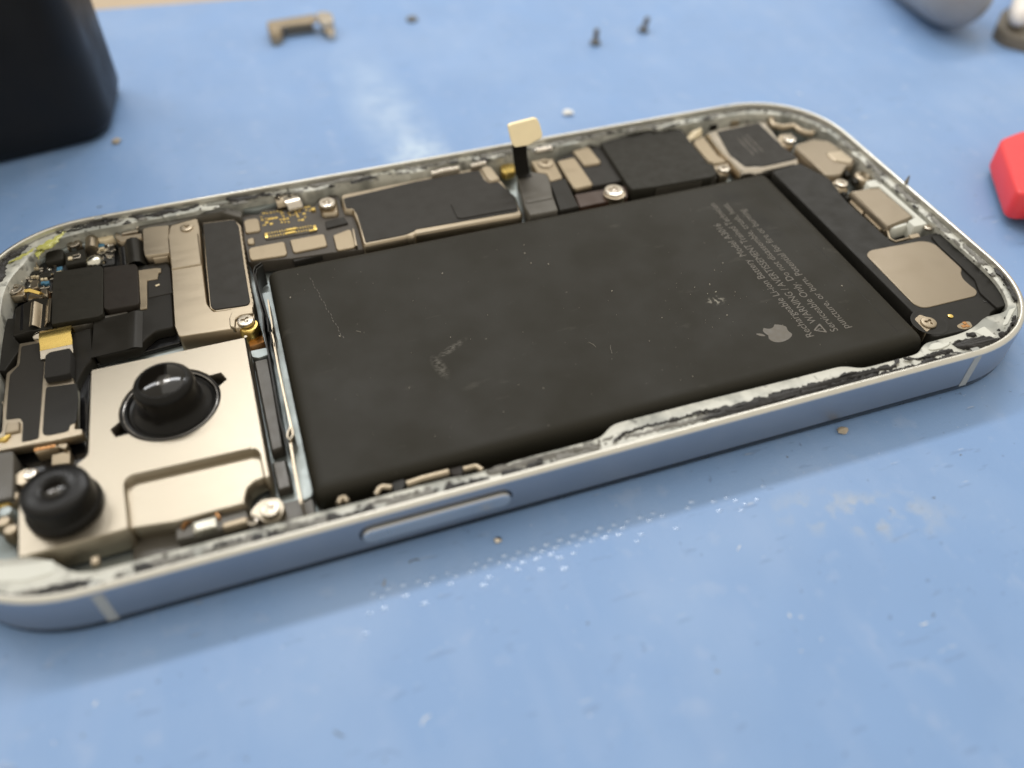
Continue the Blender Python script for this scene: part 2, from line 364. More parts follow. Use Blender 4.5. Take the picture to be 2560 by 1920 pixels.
def mini(name, x, y, z0, sx, sy, h, m, parent, rot=0.0):
    """tiny chip: chamfered block, mesh shared between chips of one material"""
    if m not in MINI:
        b = .12; V = [(sx_ * .5, sy_ * .5, 0) for sx_, sy_ in ((-1, -1), (1, -1), (1, 1), (-1, 1))]
        V += [(v[0], v[1], 1 - b) for v in V[:4]] + [(v[0] * (1 - 2 * b), v[1] * (1 - 2 * b), 1) for v in V[:4]]
        F = [(8, 9, 10, 11)]
        for k in (0, 4):
            for i in range(4): F.append((k + i, k + (i + 1) % 4, k + 4 + (i + 1) % 4, k + 4 + i))
        me = bpy.data.meshes.new('mini_chip'); me.from_pydata(V, [], F); me.materials.append(M[m]); MINI[m] = me
    o = bpy.data.objects.new(name, MINI[m]); COL.objects.link(o); o.parent = parent
    o.location = Vector((x, y, z0)) - OFF; o.scale = (sx, sy, h); o.rotation_euler = (0, 0, rot); return o
def joined(name, boxes, m, parent, kind='stuff', label=None):
    V = []; F = []
    for (x, y, z0, z1, sx, sy, rot) in boxes:
        s = len(V); R = rect(x, y, sx, sy, rot); T = inset(ccw(R), min(sx, sy) * .15)
        V += [(q[0], q[1], z0) for q in R] + [(q[0], q[1], z1) for q in T]; F.append((s + 4, s + 5, s + 6, s + 7))
        for i in range(4): F.append((s + i, s + (i + 1) % 4, s + 4 + (i + 1) % 4, s + 4 + i))
    return link(name, V, F, m, parent, kind=kind, label=label)

# ------------------------------------------------------------------ setting: table and blue work mat
def sheet(name, x0, x1, yf, yb0, yb1, z, th, m):
    pts = [(x0, yf), (x1, yf), (x1, yb1), (x0, yb0)]
    V = [(x, y, z) for x, y in pts] + [(x, y, z - th) for x, y in pts]
    o = link(name, V, [(0, 1, 2, 3), (0, 4, 5, 1), (1, 5, 6, 2), (2, 6, 7, 3), (3, 7, 4, 0), (7, 6, 5, 4)], m)
    o['kind'] = 'structure'; return o
sheet('table', -90, 120, -60, 120, 120, -.30, 3, 'table')
MATO = sheet('mat', -60, 90, -45, 17.62 + 60 * .13, 17.62 - 90 * .13, -.045, .25, 'mat')

# ------------------------------------------------------------------ the opened phone
LX, LY, RC, PW = 14.76, 7.16, 1.712, 2.216
PHONE = thing('smartphone', (7.38, 3.58, 0), 'opened silver smartphone lying face down with its back off, black battery and camera in view', 'smartphone')
def outline(n=20):
    """plan outline with inward normals"""
    P = []
    for cx, cy, a0 in ((LX - RC, RC, -90), (LX - RC, LY - RC, 0), (RC, LY - RC, 90), (RC, RC, 180)):
        for i in range(n + 1):
            a = math.radians(a0 + 90 * i / n); c, s = math.cos(a), math.sin(a)
            f = lambda v: math.copysign(max(abs(v), 1e-9) ** (2 / PW), v)
            P.append((cx + RC * f(c), cy + RC * f(s)))
    Q = []
    for i in range(len(P)):
        a = Vector(P[i]); b = Vector(P[(i + 1) % len(P)]); d = (b - a).length
        k = max(1, int(d / .06)) if d > .2 else 1
        for j in range(k): Q.append(a + (b - a) * (j / k))
    Q = [q for i, q in enumerate(Q) if (q - Q[i - 1]).length > 1e-4]
    R = []
    for i, q in enumerate(Q):
        t = (Q[(i + 1) % len(Q)] - Q[i - 1]).normalized(); R.append((q, Vector((-t.y, t.x))))
    return R
OUT = outline()
def ring_loft(name, prof, m, parent, closed_in=False, label=None):
    V = []; F = []; k = len(OUT)
    for d, z in prof:
        for i, (q, nn) in enumerate(OUT):
            dd = d(q, nn) if callable(d) else d; zz = z(q, nn) if callable(z) else z
            p = q + nn * dd; V.append((p.x, p.y, zz))
    for a in range(len(prof) - 1):
        for i in range(k):
            j = (i + 1) % k; F.append((a * k + i, a * k + j, a * k + k + j, a * k + k + i))
    if closed_in: F.append(tuple((len(prof) - 1) * k + i for i in range(k)))
    return link(name, V, F, m, parent, smooth=True, label=label, sharp=50)
ring_loft('display_glass', [(.2, -.043), (.07, -.043), (.03, -.025), (.016, .0), (.013, .097), (.2, .100)], 'blackgloss', PHONE, True)
FR = ring_loft('frame', [(.20, .102), (.03, .100), (.010, .102), (.002, .109), (0, .125), (0, .63), (.003, .662)], 'alu', PHONE)
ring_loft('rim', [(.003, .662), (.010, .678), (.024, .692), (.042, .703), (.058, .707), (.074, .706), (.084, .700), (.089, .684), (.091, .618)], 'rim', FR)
def lip(q, nn):
    x, y = q.x, q.y; w = .0
    if nn.y > .72:                       # near side
        def s(a, b, t): t = min(1, max(0, (t - a) / (b - a))); return t * t * (3 - 2 * t)
        w = .33 + .0 * x
        if x < 2.05: w = .60 - .27 * s(1.28, 1.45, x)
        w += .165 * s(7.72, 7.95, x) - .02 * s(9, 11, x) - .13 * s(11.3, 11.55, x) + .15 * s(12.45, 12.62, x)
        if 5.9 < x < 6.5: w += -.03
    elif nn.y < -.72:                    # far side, scalloped
        w = .27
        for a, b in ((3.35, 4.95), (5.5, 6.75), (7.2, 8.1), (8.7, 9.5), (10.2, 11.6)):
            if a < x < b: w = .16
    elif nn.x < 0: w = .20
    else: w = .42
    return w
def lipz(q, nn): return .60
wl = [lip(q, nn) for q, nn in OUT]
for _ in range(3): wl = [(wl[i - 1] + 2 * wl[i] + wl[(i + 1) % len(wl)]) / 4 for i in range(len(wl))]
WL = {id(q): w for (q, nn), w in zip(OUT, wl)}
LEDGE = ring_loft('ledge', [(.0915, .613), (lambda q, nn: WL[id(q)] * .5 + .08, .606), (lambda q, nn: max(.15, WL[id(q)] - .015), .604), (lambda q, nn: max(.155, WL[id(q)]), .592), (lambda q, nn: max(.156, WL[id(q)]), .2)], 'ledge', FR)
ring_loft('inner_tray', [(.137, .58), (.14, .19), (.3, .17), (.5, .165)], 'floor', PHONE, True)
# antenna lines across the near and far sides
def band(x, far=False):
    # antenna lines lean with the photograph's straight vertical edge
    y0 = LY if far else 0; s = -1 if far else 1
    V = []; F = []
    pr = [(0, .075), (-.0025, .13), (-.0025, .615), (.0035, .646), (.020, .677), (.044, .6975), (.075, .7085), (.11, .7085), (.130, .699)]
    for d, z in pr:
        for xx in (x - .06, x + .06): V.append((xx, y0 + s * d, z))
    for k in range(len(pr) - 1): F.append((2 * k, 2 * k + 1, 2 * k + 3, 2 * k + 2))
    return link('antenna_line', V, F, 'band', FR, smooth=True)
for x, f in ((1.78, 0), (13.12, 0), (1.78, 1), (13.12, 1)): band(x, f)
# side button: stadium-shaped key proud of the near side, over a dark sheet for the groove's shade
def stadium(x0, x1, zc, r, n=10):
    return [(x1 + r * math.cos(t), zc + r * math.sin(t)) for t in [(-math.pi / 2 + math.pi * i / n) for i in range(n + 1)]] + [(x0 + r * math.cos(t), zc + r * math.sin(t)) for t in [(math.pi / 2 + math.pi * i / n) for i in range(n + 1)]]
def sidekey(name, x0, x1, zc, r, m):
    rings = [(r, -.001), (r, -.036), (r - .010, -.050), (r - .026, -.056), (r - .05, -.058)]
    V = []; F = []; k = 22
    for rr, y in rings: V += [(x, y, z) for x, z in stadium(x0, x1, zc, rr)]
    k = len(V) // len(rings)
    for a in range(len(rings) - 1):
        for i in range(k): j = (i + 1) % k; F.append((a * k + i, a * k + j, a * k + k + j, a * k + k + i))
    F.append(tuple((len(rings) - 1) * k + i for i in range(k)))
    o = link(name, V, F, m, FR, smooth=True, sharp=30); return o
G = stadium(4.74, 6.30, .385, .156)
link('groove_shade', [(x, -.0015, z) for x, z in G], [tuple(range(len(G)))], 'blackgloss', FR)  # flat black sheet; the shade round the button is put into its colour
sidekey('side_button', 4.74, 6.30, .385, .126, 'key')

# ---- battery
def battery():
    x0, x1, y0, y1, z0, z1 = 4.17, 12.80, .60, 5.06, .2, .56
    prof = [(0.02, .20), (0, .26), (0, .42), (.010, .470), (.032, .508), (.062, .535), (.10, .551), (.14, .558), (.18, .56)]
    V = []; F = []
    for d, z in prof:
        P = rpoly([(x0 + d, y0 + d), (x1 - d, y0 + d), (x1 - d, y1 - d), (x0 + d, y1 - d)], max(.14 - d * .2, .03), 5); k = len(P)
        for q in P: V.append((q[0], q[1], z))
    for a in range(len(prof) - 1):
        for i in range(k): j = (i + 1) % k; F.append((a * k + i, a * k + j, a * k + k + j, a * k + k + i))
    F.append(tuple((len(prof) - 1) * k + i for i in range(k)))
    return link('battery', V, F, 'battery', PHONE, smooth=True, sharp=50)
BAT = battery()
# taped end flap beyond the seam
plate('end_flap', [(12.478, .86), (12.62, .86), (12.62, 4.82), (12.478, 4.82)], .553, .5615, 'battery', BAT, r=.02, b=.004)
plate('seam', [(12.462, .84), (12.472, .84), (12.472, 4.84), (12.462, 4.84)], .55, .5608, 'black', BAT, r=.0, b=.001)
ZP = .5622
def text(body, y0, y1, xbase, cap):
    c = bpy.data.curves.new('lettering', 'FONT'); c.body = body; c.size = 1.0; c.resolution_u = 3
    t = bpy.data.objects.new('tmp_text', c); COL.objects.link(t); bpy.context.view_layer.update()
    me = bpy.data.meshes.new_from_object(t.evaluated_get(bpy.context.evaluated_depsgraph_get())); bpy.data.objects.remove(t)
    xs = [v.co.x for v in me.vertices]; a, b = min(xs), max(xs); k = (y1 - y0) / (b - a); kc = cap / .70
    for v in me.vertices:
        u, w = (v.co.x - a) * k + y0, v.co.y * kc
        v.co = Vector((xbase - w, u, ZP)) - OFF
    me.materials.clear(); me.materials.append(M['print'])
    o = bpy.data.objects.new('lettering', me); COL.objects.link(o); o.parent = BAT; return o
text("Rechargeable Li-ion Battery  Model A3016", 1.135, 3.93, 11.305, .118)
text("WARNING / AVERTISSEMENT Trained Technician", 1.37, 4.46, 11.500, .118)
text("Serviceable Only. Do not disassemble, crush, heat,", 1.125, 4.40, 11.695, .118)
text("puncture, or burn. Potential for fire or burning.", 1.125, 4.18, 11.885, .118)
def tri_mark():
    c = Vector((11.455, 1.235)); V = []; F = []
    def tri(r): return rpoly([(c.x - r, c.y), (c.x + r * .62, c.y + r * 1.0), (c.x + r * .62, c.y - r * 1.0)], .03, 3)
    A = tri(.105); B = tri(.068); k = len(A)
    V = [(x, y, ZP) for x, y in A] + [(x, y, ZP) for x, y in B]; F = [(i, (i + 1) % k, k + (i + 1) % k, k + i) for i in range(k)]
    s = len(V); V += [(c.x - .035, c.y - .008, ZP), (c.x - .035, c.y + .008, ZP), (c.x + .01, c.y + .008, ZP), (c.x + .01, c.y - .008, ZP)]; F.append((s, s + 1, s + 2, s + 3))
    s = len(V); V += [(c.x + .02, c.y - .008, ZP), (c.x + .02, c.y + .008, ZP), (c.x + .035, c.y + .008, ZP), (c.x + .035, c.y - .008, ZP)]; F.append((s, s + 1, s + 2, s + 3))
    return link('warning_triangle', V, F, 'print', BAT)
tri_mark()
def logo():
    body = [(0, .87), (.09, .905), (.20, .94), (.30, .925), (.38, .86), (.415, .815), (.345, .75), (.305, .66), (.30, .56), (.335, .46), (.42, .375), (.455, .35), (.40, .21), (.32, .09), (.24, .015), (.16, 0), (.08, .035), (0, .05), (-.08, .035), (-.16, 0), (-.25, .02), (-.34, .13), (-.41, .28), (-.45, .44), (-.455, .6), (-.42, .75), (-.35, .86), (-.25, .925), (-.15, .94), (-.06, .895)]
    leaf = [(0, .97), (.02, 1.08), (.08, 1.18), (.16, 1.24), (.215, 1.255), (.215, 1.17), (.17, 1.07), (.09, .995)]
    sc = .385; V = []; F = []
    for P in (rpoly(body, .1, 2), rpoly(leaf, .05, 2)):
        s = len(V); V += [(11.03 - v * sc, 1.345 + u * sc, ZP) for u, v in P]
        for t in tessellate_polygon([[Vector((u, v, 0)) for u, v in P]]): F.append(tuple(s + i for i in t))
    link('fruit_logo', V, F, 'print', BAT)
logo()
# dust and flakes lying on the battery
dust = []
for _ in range(95):
    x, y = rnd.uniform(4.5, 12.4), rnd.uniform(.95, 4.9); s = rnd.choice((.004, .005, .006, .007, .009, .013)) * rnd.uniform(.7, 1.2)
    if rnd.random() < .35: x, y = rnd.gauss(10.2, .7), rnd.gauss(1.9, .5)
    if not (4.5 < x < 12.4 and .95 < y < 4.9): continue
    dust.append((x, y, .56, .565 + s * .4, s, s * rnd.uniform(.5, 1.4), rnd.uniform(0, 3)))
for x, y in (((8.05, 4.187)), ((8.308, 3.814)), ((6.701, 4.113)), ((4.43, 4.281)), ((4.975, 3.226)), ((10.864, 2.993)), ((12.293, 1.947)), ((10.438, 2.417)), ((10.434, 2.602)), ((10.346, 1.905)), ((4.971, 3.233)), ((8.982, 2.923))):
    dust.append((x, y, .56, .572, .026, .015, rnd.uniform(0, 3)))
joined('dust', dust, 'dust', BAT)
fib = []
for _ in range(3):
    x, y, a = rnd.uniform(4.8, 12.2), rnd.uniform(1.0, 4.8), rnd.uniform(0, 6.3); cv = rnd.uniform(-9, 9)
    for k in range(rnd.randint(4, 9)):
        fib.append((x, y, .56, .5645, .020, .0035, a)); x += .018 * math.cos(a); y += .018 * math.sin(a); a += cv * .018
joined('fibres', fib, 'dust', BAT)
# pale crease line near the left end
joined('crease', [(x_, y_, .555, .5635, .008, .05, math.radians(8)) for x_, y_ in [(4.78 + .035 * math.sin(k * 1.7) * .3 + k * .012, 4.62 - k * .075) for k in range(20)]], 'print', BAT)

# ---- camera module
HOLE = (2.66, 2.60, .62)
def hole_outline():
    P = []
    for i in range(64):
        t = 2 * math.pi * i / 64; r = HOLE[2]
        for tc in (math.radians(24), math.radians(204)):
            d = abs((t - tc + math.pi) % (2 * math.pi) - math.pi)
            if d < .17: r = HOLE[2] + .13
        P.append((HOLE[0] + r * math.cos(t), HOLE[1] + r * math.sin(t)))
    return P
CAMO = [(1.673, 3.575), (3.725, 3.571), (3.719, 3.583), (3.739, 1.012), (3.669, 0.996), (3.662, 1.074), (3.653, 1.442), (3.578, 1.524), (3.598, 1.518), (2.149, 1.55), (2.082, 1.473), (2.123, 0.774), (1.855, 0.766), (0.947, 0.751), (0.888, 1.667), (1.508, 1.919), (1.658, 2.048)]
POCK = [(2.048, 1.607), (2.11, 1.679), (3.588, 1.65), (3.574, 1.648), (3.656, 1.553), (3.666, 1.106), (3.547, 1.091), (3.449, 1.014), (3.394, 0.837), (3.406, 0.794), (3, 0.795), (2.607, 0.784), (2.07, 0.857)]
CAM = plate('camera_module', CAMO, .24, .62, 'camplate', PHONE, r=.05, b=.018, holes=[hole_outline()])
plate('pocket_floor', POCK, .25, .51, 'camplate', CAM, r=.03, b=.018)
plate('lens_well', circ(HOLE[0], HOLE[1], .85, 40), .26, .46, 'blackgloss', CAM, r=0, b=.005)
# raised bead round the lens opening
lathe('opening_bead', HOLE[0], HOLE[1], [(.625, .56), (.625, .612), (.61, .60), (.56, .55), (.55, .47)], 'blackgloss', CAM, 64)
LN = lathe('main_lens', 2.68, 2.60, [(.56, .46), (.56, .575), (.53, .60), (.50, .585), (.485, .60), (.44, .625), (.405, .66), (.39, .72), (.38, .80), (.378, .95), (.372, .985), (.358, 1.015), (.335, 1.04), (.30, 1.058), (.29, 1.058), (.285, 1.052)], 'lensbarrel', CAM, 64, sharp=35)
lathe('front_glass', 2.68, 2.60, [(.288, 1.053), (.26, 1.064), (.20, 1.080), (.12, 1.093), (.05, 1.098), (0, 1.099)], 'lensglass', LN, 48)
lathe('highlight_cap', 2.70, 2.57, [(.10, 1.0935), (.06, 1.099), (0, 1.101)], 'lensglint', LN, 24)  # cap on the opaque glass, added as the lens highlight
lathe('trim_ring', 2.66, 2.60, [(.60, .585), (.597, .608), (.588, .611), (.578, .606), (.575, .58)], 'smoke', LN, 64)
lathe('iris_ring', 2.68, 2.60, [(.56, .598), (.60, .59), (.605, .50)], 'lensbarrel', LN, 48)
for a in (24, 204):
    q = Vector((HOLE[0], HOLE[1])) + Vector((math.cos(math.radians(a)), math.sin(math.radians(a)))) * .70
    plate('lens_tab', rect(q.x - math.cos(math.radians(a)) * .02, q.y - math.sin(math.radians(a)) * .02, .13, .14, math.radians(a)), .46, .50, 'lensbarrel', CAM, r=.02)
    mini('contact', q.x + .03, q.y - .06, .5, .06, .04, .02, 'steel', CAM, math.radians(a))
L2 = lathe('wide_lens', 1.44, 1.29, [(.425, .62), (.425, .70), (.415, .73), (.395, .745), (.388, .76), (.384, .94), (.376, .972), (.358, .992), (.33, 1.002), (.24, 1.006), (.15, 1.005), (.135, .998), (.12, .975)], 'lensbarrel', CAM, 64, sharp=35)
lathe('front_glass', 1.44, 1.29, [(.125, .975), (.10, .988), (.05, .997), (0, .999)], 'lensglass', L2, 40)
lathe('highlight_cap', 1.44, 1.27, [(.07, .9925), (.04, .998), (0, 1.001)], 'lensglint', L2, 24)  # small cap added over the glass as its highlight
# screw ear, one step lower, with the big bright screw
EAR = [(3.398, 0.704), (3.504, 0.634), (3.535, 0.555), (3.611, 0.517), (3.719, 0.52), (3.79, 0.591), (3.823, 0.684), (3.808, 0.778), (3.75, 0.859), (3.587, 0.878), (3.515, 0.84), (3.462, 0.796)]
plate('screw_ear', EAR, .24, .40, 'camplate', CAM, r=.1, b=.012)
x, y, r = 3.655, 0.661, 0.116; screw(x, y, .47, r, CAM, 'cross', 'screw', rot=.5)
# lower right side strip between camera and frame: a grey bracket with contact
plate('side_bracket', [(2.584, 0.823), (2.748, 0.828), (2.993, 0.832), (3.367, 0.812), (3.394, 0.691), (3.384, 0.591), (3.025, 0.576), (2.572, 0.594)], .2, .42, 'flexgrey', PHONE, r=.03)
x, y = (2.914, 0.641); mini('contact_block', x, y, .40, .26, .14, .12, 'solder', PHONE, .02)
x, y = (2.871, 0.773); strip('copper_loop', [(x - .22, y - .06, .43), (x - .15, y + .02, .46), (x + .02, y + .05, .47), (x + .17, y + .04, .46), (x + .21, y - .06, .44)], (0, .012, .05), .02, 'copper', PHONE)
x, y = (3.245, 0.595); plate('pin', rect(x, y, .30, .09, .03), .36, .47, 'nickelmatte', PHONE, r=.04, b=.02)
x, y, r = 3.442, 0.56, 0.061; lathe('ring_contact', x, y, [(r, .40), (r, .46), (r * .6, .47), (r * .5, .42)], 'steel', PHONE, 20)
plate('camera_cable', [(3.736, 3.367), (3.953, 3.367), (3.953, 2.801), (3.936, 1.653), (3.766, 1.631), (3.751, 2.422)], .16, .34, 'flexgrey', PHONE, r=.03, b=.03)
plate('camera_cable', [(3.742, 1.505), (3.935, 1.49), (3.942, 1.031), (3.757, 1.019)], .16, .30, 'flexgrey', PHONE, r=.03, b=.03)
plate('cable_clip', [(3.721, 3.558), (3.956, 3.554), (4.002, 3.403), (3.82, 3.366), (3.73, 3.42)], .16, .36, 'floor', PHONE, r=.03)
plate('orange_film', [(3.71, 3.948), (3.924, 3.942), (3.936, 3.695), (3.721, 3.666)], .16, .34, 'copper', PHONE, r=.01)

# ---- gap between camera and battery: thin standing sheets over the bare tray
plate('tray_lip', [(4.021, 4.848), (4.179, 4.853), (4.205, 3.675), (4.221, 3.37), (4.251, 2.426), (4.23, 1.047), (4.15, 0.815), (4.046, 0.778), (4.004, 0.828), (4.017, 1.864), (4.072, 3.668)], .17, .30, 'floor', PHONE, r=.03)
wall('steel_strip', [(4.075, 3.373), (4.069, 2.841), (4.076, 2.217), (4.086, 1.715), (4.091, 1.613), (4.04, 1.492), (4.027, 1.152), (4.026, 0.54)], .022, .2, .58, 'nickel', PHONE)
wall('steel_strip', [(4.111, 4.322), (4.098, 3.759), (4.089, 3.56), (4.109, 3.698), (4.078, 3.583), (4.08, 3.286)], .02, .2, .58, 'nickel', PHONE)
wall('black_strip', [(4.127, 5.201), (4.023, 5.132), (3.985, 5.027), (3.982, 4.546), (4.004, 4.026), (3.973, 3.626), (3.977, 3.644), (3.977, 3.06), (3.97, 2.406), (3.968, 1.94), (3.993, 1.432)], .02, .2, .60, 'flex', PHONE)
wall('black_strip', [(4.136, 5.165), (4.041, 5.094), (4.001, 4.932), (4.024, 4.364), (4.057, 3.954), (4.033, 3.629), (4.058, 3.614), (4.043, 3.371)], .015, .2, .58, 'flex', PHONE)
strip('strip_loop', [(x_, y_, .56) for x_, y_ in [(4.085, 1.733), (4.094, 1.64), (4.077, 1.556), (4.039, 1.51), (4.018, 1.566), (4.037, 1.649), (4.076, 1.716)]], (0, 0, .12), .012, 'nickel', PHONE)

# ---- upper left: connector shield, stickers, face sensors
SHZ = .56
SH = plate('connector_shield', [(2.836, 6.685), (3.268, 6.758), (3.282, 6.504), (3.249, 5.467), (3.249, 4.547), (3.322, 4.323), (3.516, 4.298), (3.899, 4.318), (3.875, 3.891), (3.604, 3.858), (2.823, 3.937), (2.777, 4.166), (2.795, 5.456), (2.784, 6.345)], .2, .56, 'nickel', PHONE, r=.05, b=.012)
plate('fold', [(2.792, 6.355), (3.254, 6.314), (3.248, 5.479), (2.8, 5.495)], .5, .582, 'nickel', SH, r=.02, b=.016)
plate('raised_corner', [(3.536, 4.06), (3.58, 4.176), (3.666, 4.222), (3.888, 4.219), (3.874, 4.065), (3.692, 4.074), (3.622, 4.019), (3.596, 3.836), (3.528, 3.884)], .5, .60, 'nickel', SH, r=.02, b=.012)
x, y, r = 3.75, 3.956, 0.119; screw(x, y, .60, r, SH, 'tri'); lathe('boss', x + .03, y - .05, [(r * 1.25, .3), (r * 1.25, .50), (r * 1.05, .53), (.5 * r, .53)], 'gold', SH, 32)
x, y, r = 3.09, 6.532, 0.103; screw(x, y, .590, r, SH, 'tri', 'nickel')
plate('square_shield', [(2.405, 6.765), (2.527, 6.784), (2.815, 6.738), (2.789, 6.372), (2.793, 5.978), (2.416, 6.02), (2.4, 6.186)], .3, .54, 'nickel', PHONE, r=.04)
plate('shield_lip', [(2.492, 6.071), (2.754, 6.061), (2.748, 5.939), (2.523, 5.953)], .3, .50, 'nickelmatte', PHONE, r=.02)
# rolled flex beside it
a1, a2 = [(2.216, 6.618), (2.247, 5.969)]; 
def roll(name, xa, ya, xb, yb, r, z, m):
    d = Vector((xb - xa, yb - ya)); n_ = Vector((-d.y, d.x)).normalized(); mid = (Vector((xa, ya)) + Vector((xb, yb))) / 2
    path = [(mid.x + n_.x * r * s_, mid.y + n_.y * r * s_, z + r * h_) for s_, h_ in ((1.15, -1), (1.05, -.2), (.85, .35), (.5, .75), (0, .9), (-.5, .75), (-.85, .35), (-1.05, -.2), (-1.15, -1))]
    return strip(name, path, (d.x, d.y, 0), .012, m, PHONE)
roll('rolled_flex', a1[0], a1[1], a2[0], a2[1], .15, .38, 'flex')
roll('rolled_flex', a1[0] - .16, a1[1] - .05, a2[0] - .16, a2[1] - .02, .09, .34, 'blackgloss')
GS = plate('graphite_block', [(3.337, 6.641), (3.831, 6.584), (3.921, 6.37), (3.899, 5.382), (3.906, 4.353), (3.875, 4.296), (3.368, 4.344), (3.278, 4.454), (3.3, 5.521)], .2, .53, 'nickelmatte', PHONE, r=.03)
plate('sticker', [(3.34, 6.606), (3.838, 6.551), (3.888, 6.357), (3.862, 5.268), (3.855, 4.404), (3.814, 4.337), (3.34, 4.387), (3.298, 4.481), (3.318, 5.509)], .525, .545, 'sticker', GS, r=.04, b=.006)
joined('perforations', [(*q, .5, .536, .012, .03, .15) for q in [tuple(Vector(a_).lerp(Vector(b_), k / 15)) for a_, b_ in ([(3.914, 6.238), (3.889, 4.37)],) for k in range(16)]], 'blackgloss', GS)
# chips of the face sensor
plate('sensor_chip', [(1.066, 6.108), (1.736, 6.058), (1.787, 5.972), (1.787, 4.863), (1.719, 4.82), (1.081, 4.857), (1.064, 5.51)], .40, .50, 'chip', PHONE, r=.02, b=.01)
plate('chip_underfill', [(1.043, 4.952), (1.679, 4.938), (1.76, 4.952), (1.758, 5.673), (1.049, 6.025)], .2, .41, 'copper', PHONE, r=.02)
plate('sensor_chip', [(1.78, 6.022), (2.25, 5.968), (2.287, 5.871), (2.296, 4.974), (2.253, 4.934), (1.848, 4.952), (1.786, 5.013)], .30, .48, 'chipbrown', PHONE, r=.03, b=.015)
plate('angle_pad', [(2.271, 5.842), (2.529, 5.816), (2.614, 5.787), (2.614, 5.692), (2.571, 5.683), (2.556, 5.535), (2.4, 5.54), (2.383, 4.881), (2.285, 4.878), (2.273, 5.206)], .3, .425, 'pad', PHONE, r=.005, b=.003)
plate('flex_sheet', [(2.251, 5.995), (2.703, 5.966), (2.749, 5.829), (2.736, 4.349), (2.47, 4.347), (2.322, 4.206), (2.232, 4.061), (1.652, 4.059), (1.612, 4.866), (2.112, 4.852), (2.244, 4.937)], .25, .405, 'flex', PHONE, r=.05, b=.02)
plate('flex_patch', [(2.409, 5.546), (2.561, 5.524), (2.619, 5.696), (2.685, 5.824), (2.749, 5.773), (2.756, 5.13), (2.404, 5.121)], .39, .418, 'sticker', PHONE, r=.02)
mini('flake', *(2.55, 5.376), .42, .06, .035, .01, 'ceramic', PHONE, .3)
strip('flex_fold', [(x_ , y_, z_) for (x_, y_), z_ in zip([(1.624, 4.453), (2.096, 4.449), (2.191, 4.443), (2.239, 4.44), (2.303, 4.444)], (.41, .425, .45, .44, .41))], (.03, .80, 0), .012, 'flex', PHONE)
plate('flex_sheet', [(1.294, 4.633), (1.354, 4.715), (1.591, 4.752), (1.632, 4.074), (1.532, 3.952), (1.452, 3.744), (1.411, 3.595), (1.391, 3.202), (1.272, 3.307), (1.288, 4.273)], .2, .385, 'flex', PHONE, r=.05, b=.02)
plate('flex_strip', [(1.056, 4.933), (1.676, 4.938), (2.097, 4.932), (2.104, 4.849), (1.581, 4.85), (1.486, 4.817), (1.068, 4.839)], .2, .40, 'flexgrey', PHONE, r=.01)
plate('black_base', [(0.438, 5.755), (1.178, 7.003), (2.36, 7.274), (2.821, 7.12), (2.771, 4.182), (1.565, 4.086), (1.535, 4.046), (1.504, 2.124), (0.896, 2.326), (0.45, 2.867), (0.305, 4.749)], .17, .24, 'blackgloss', PHONE, r=.02)

# ---- far left: small board with tiny parts
BD = plate('antenna_board', [(0.454, 6.64), (0.581, 6.782), (0.847, 6.976), (1.11, 6.952), (1.149, 6.844), (1.465, 6.834), (1.641, 6.937), (1.901, 6.948), (1.906, 6.249), (1.715, 6.252), (0.995, 6.31), (0.989, 5.647), (0.678, 5.666), (0.61, 5.857), (0.617, 6.17), (0.481, 6.215)], .2, .34, 'pcbblack', PHONE, r=.03)
plate('mic_block', [(0.905, 6.699), (0.928, 6.753), (1.143, 6.76), (1.176, 6.702), (1.177, 6.5), (1.153, 6.462), (0.908, 6.452)], .34, .46, 'chip', BD, r=.03, b=.02)
plate('mic_block', [(1.183, 6.649), (1.503, 6.659), (1.517, 6.307), (1.21, 6.303)], .34, .44, 'chip', BD, r=.02, b=.015)
for (cx, cy, sx, sy, h, m, rot) in (
  (*(1.281, 6.449), .06, .07, .03, 'ceramic', 0), (*(1.378, 6.457), .12, .09, .03, 'steel', 0), (*(1.369, 6.514), .10, .03, .03, 'steel', 0)):
    mini('flash_chip', cx, cy, .435, sx, sy, h, m, BD, rot)
def pyramid(name, pts, z0, z1, m, parent):
    c = sum((Vector(p) for p in pts), Vector((0, 0))) / len(pts); k = len(pts); T = [tuple(c + (Vector(p) - c) * .25) for p in pts]
    return link(name, [(x, y, z0) for x, y in pts] + [(x, y, z1) for x, y in T], [(i, (i + 1) % k, k + (i + 1) % k, k + i) for i in range(k)] + [tuple(range(k, 2 * k))], m, parent)
pyramid('solder_cone', [(0.434, 6.139), (0.43, 6.41), (0.469, 6.423), (0.577, 6.335), (0.596, 6.136)], .40, .56, 'solder', BD)
lathe('solder_dome', (1.618, 6.337)[0], (1.618, 6.337)[1], [(.14, .34), (.135, .40), (.10, .45), (.05, .47), (0, .475)], 'solder', BD, 9)
x, y, r = 0.505, 5.911, 0.115; screw(x, y, .48, r, PHONE, 'tri'); plate('screw_lug', [(0.41, 5.824), (0.455, 5.785), (0.648, 5.757), (0.634, 5.985), (0.603, 6.02), (0.4, 6.062)], .3, .43, 'nickel', PHONE, r=.05)
x, y, r = 1.325, 6.83, 0.102; screw(x, y, .48, r, PHONE, 'cross'); plate('screw_lug', [(1.22, 6.755), (1.271, 6.807), (1.44, 6.793), (1.446, 6.874), (1.221, 6.977)], .3, .44, 'nickelmatte', PHONE, r=.04)
x, y, r = 0.701, 6.698, 0.073; screw(x, y, .47, r, PHONE, 'cross'); 
tube('gold_spring', [(*(0.669, 5.795), .47), (*(0.752, 5.759), .49), (*(0.894, 5.655), .48)], [.03, .035, .03], 'gold', BD, 4)
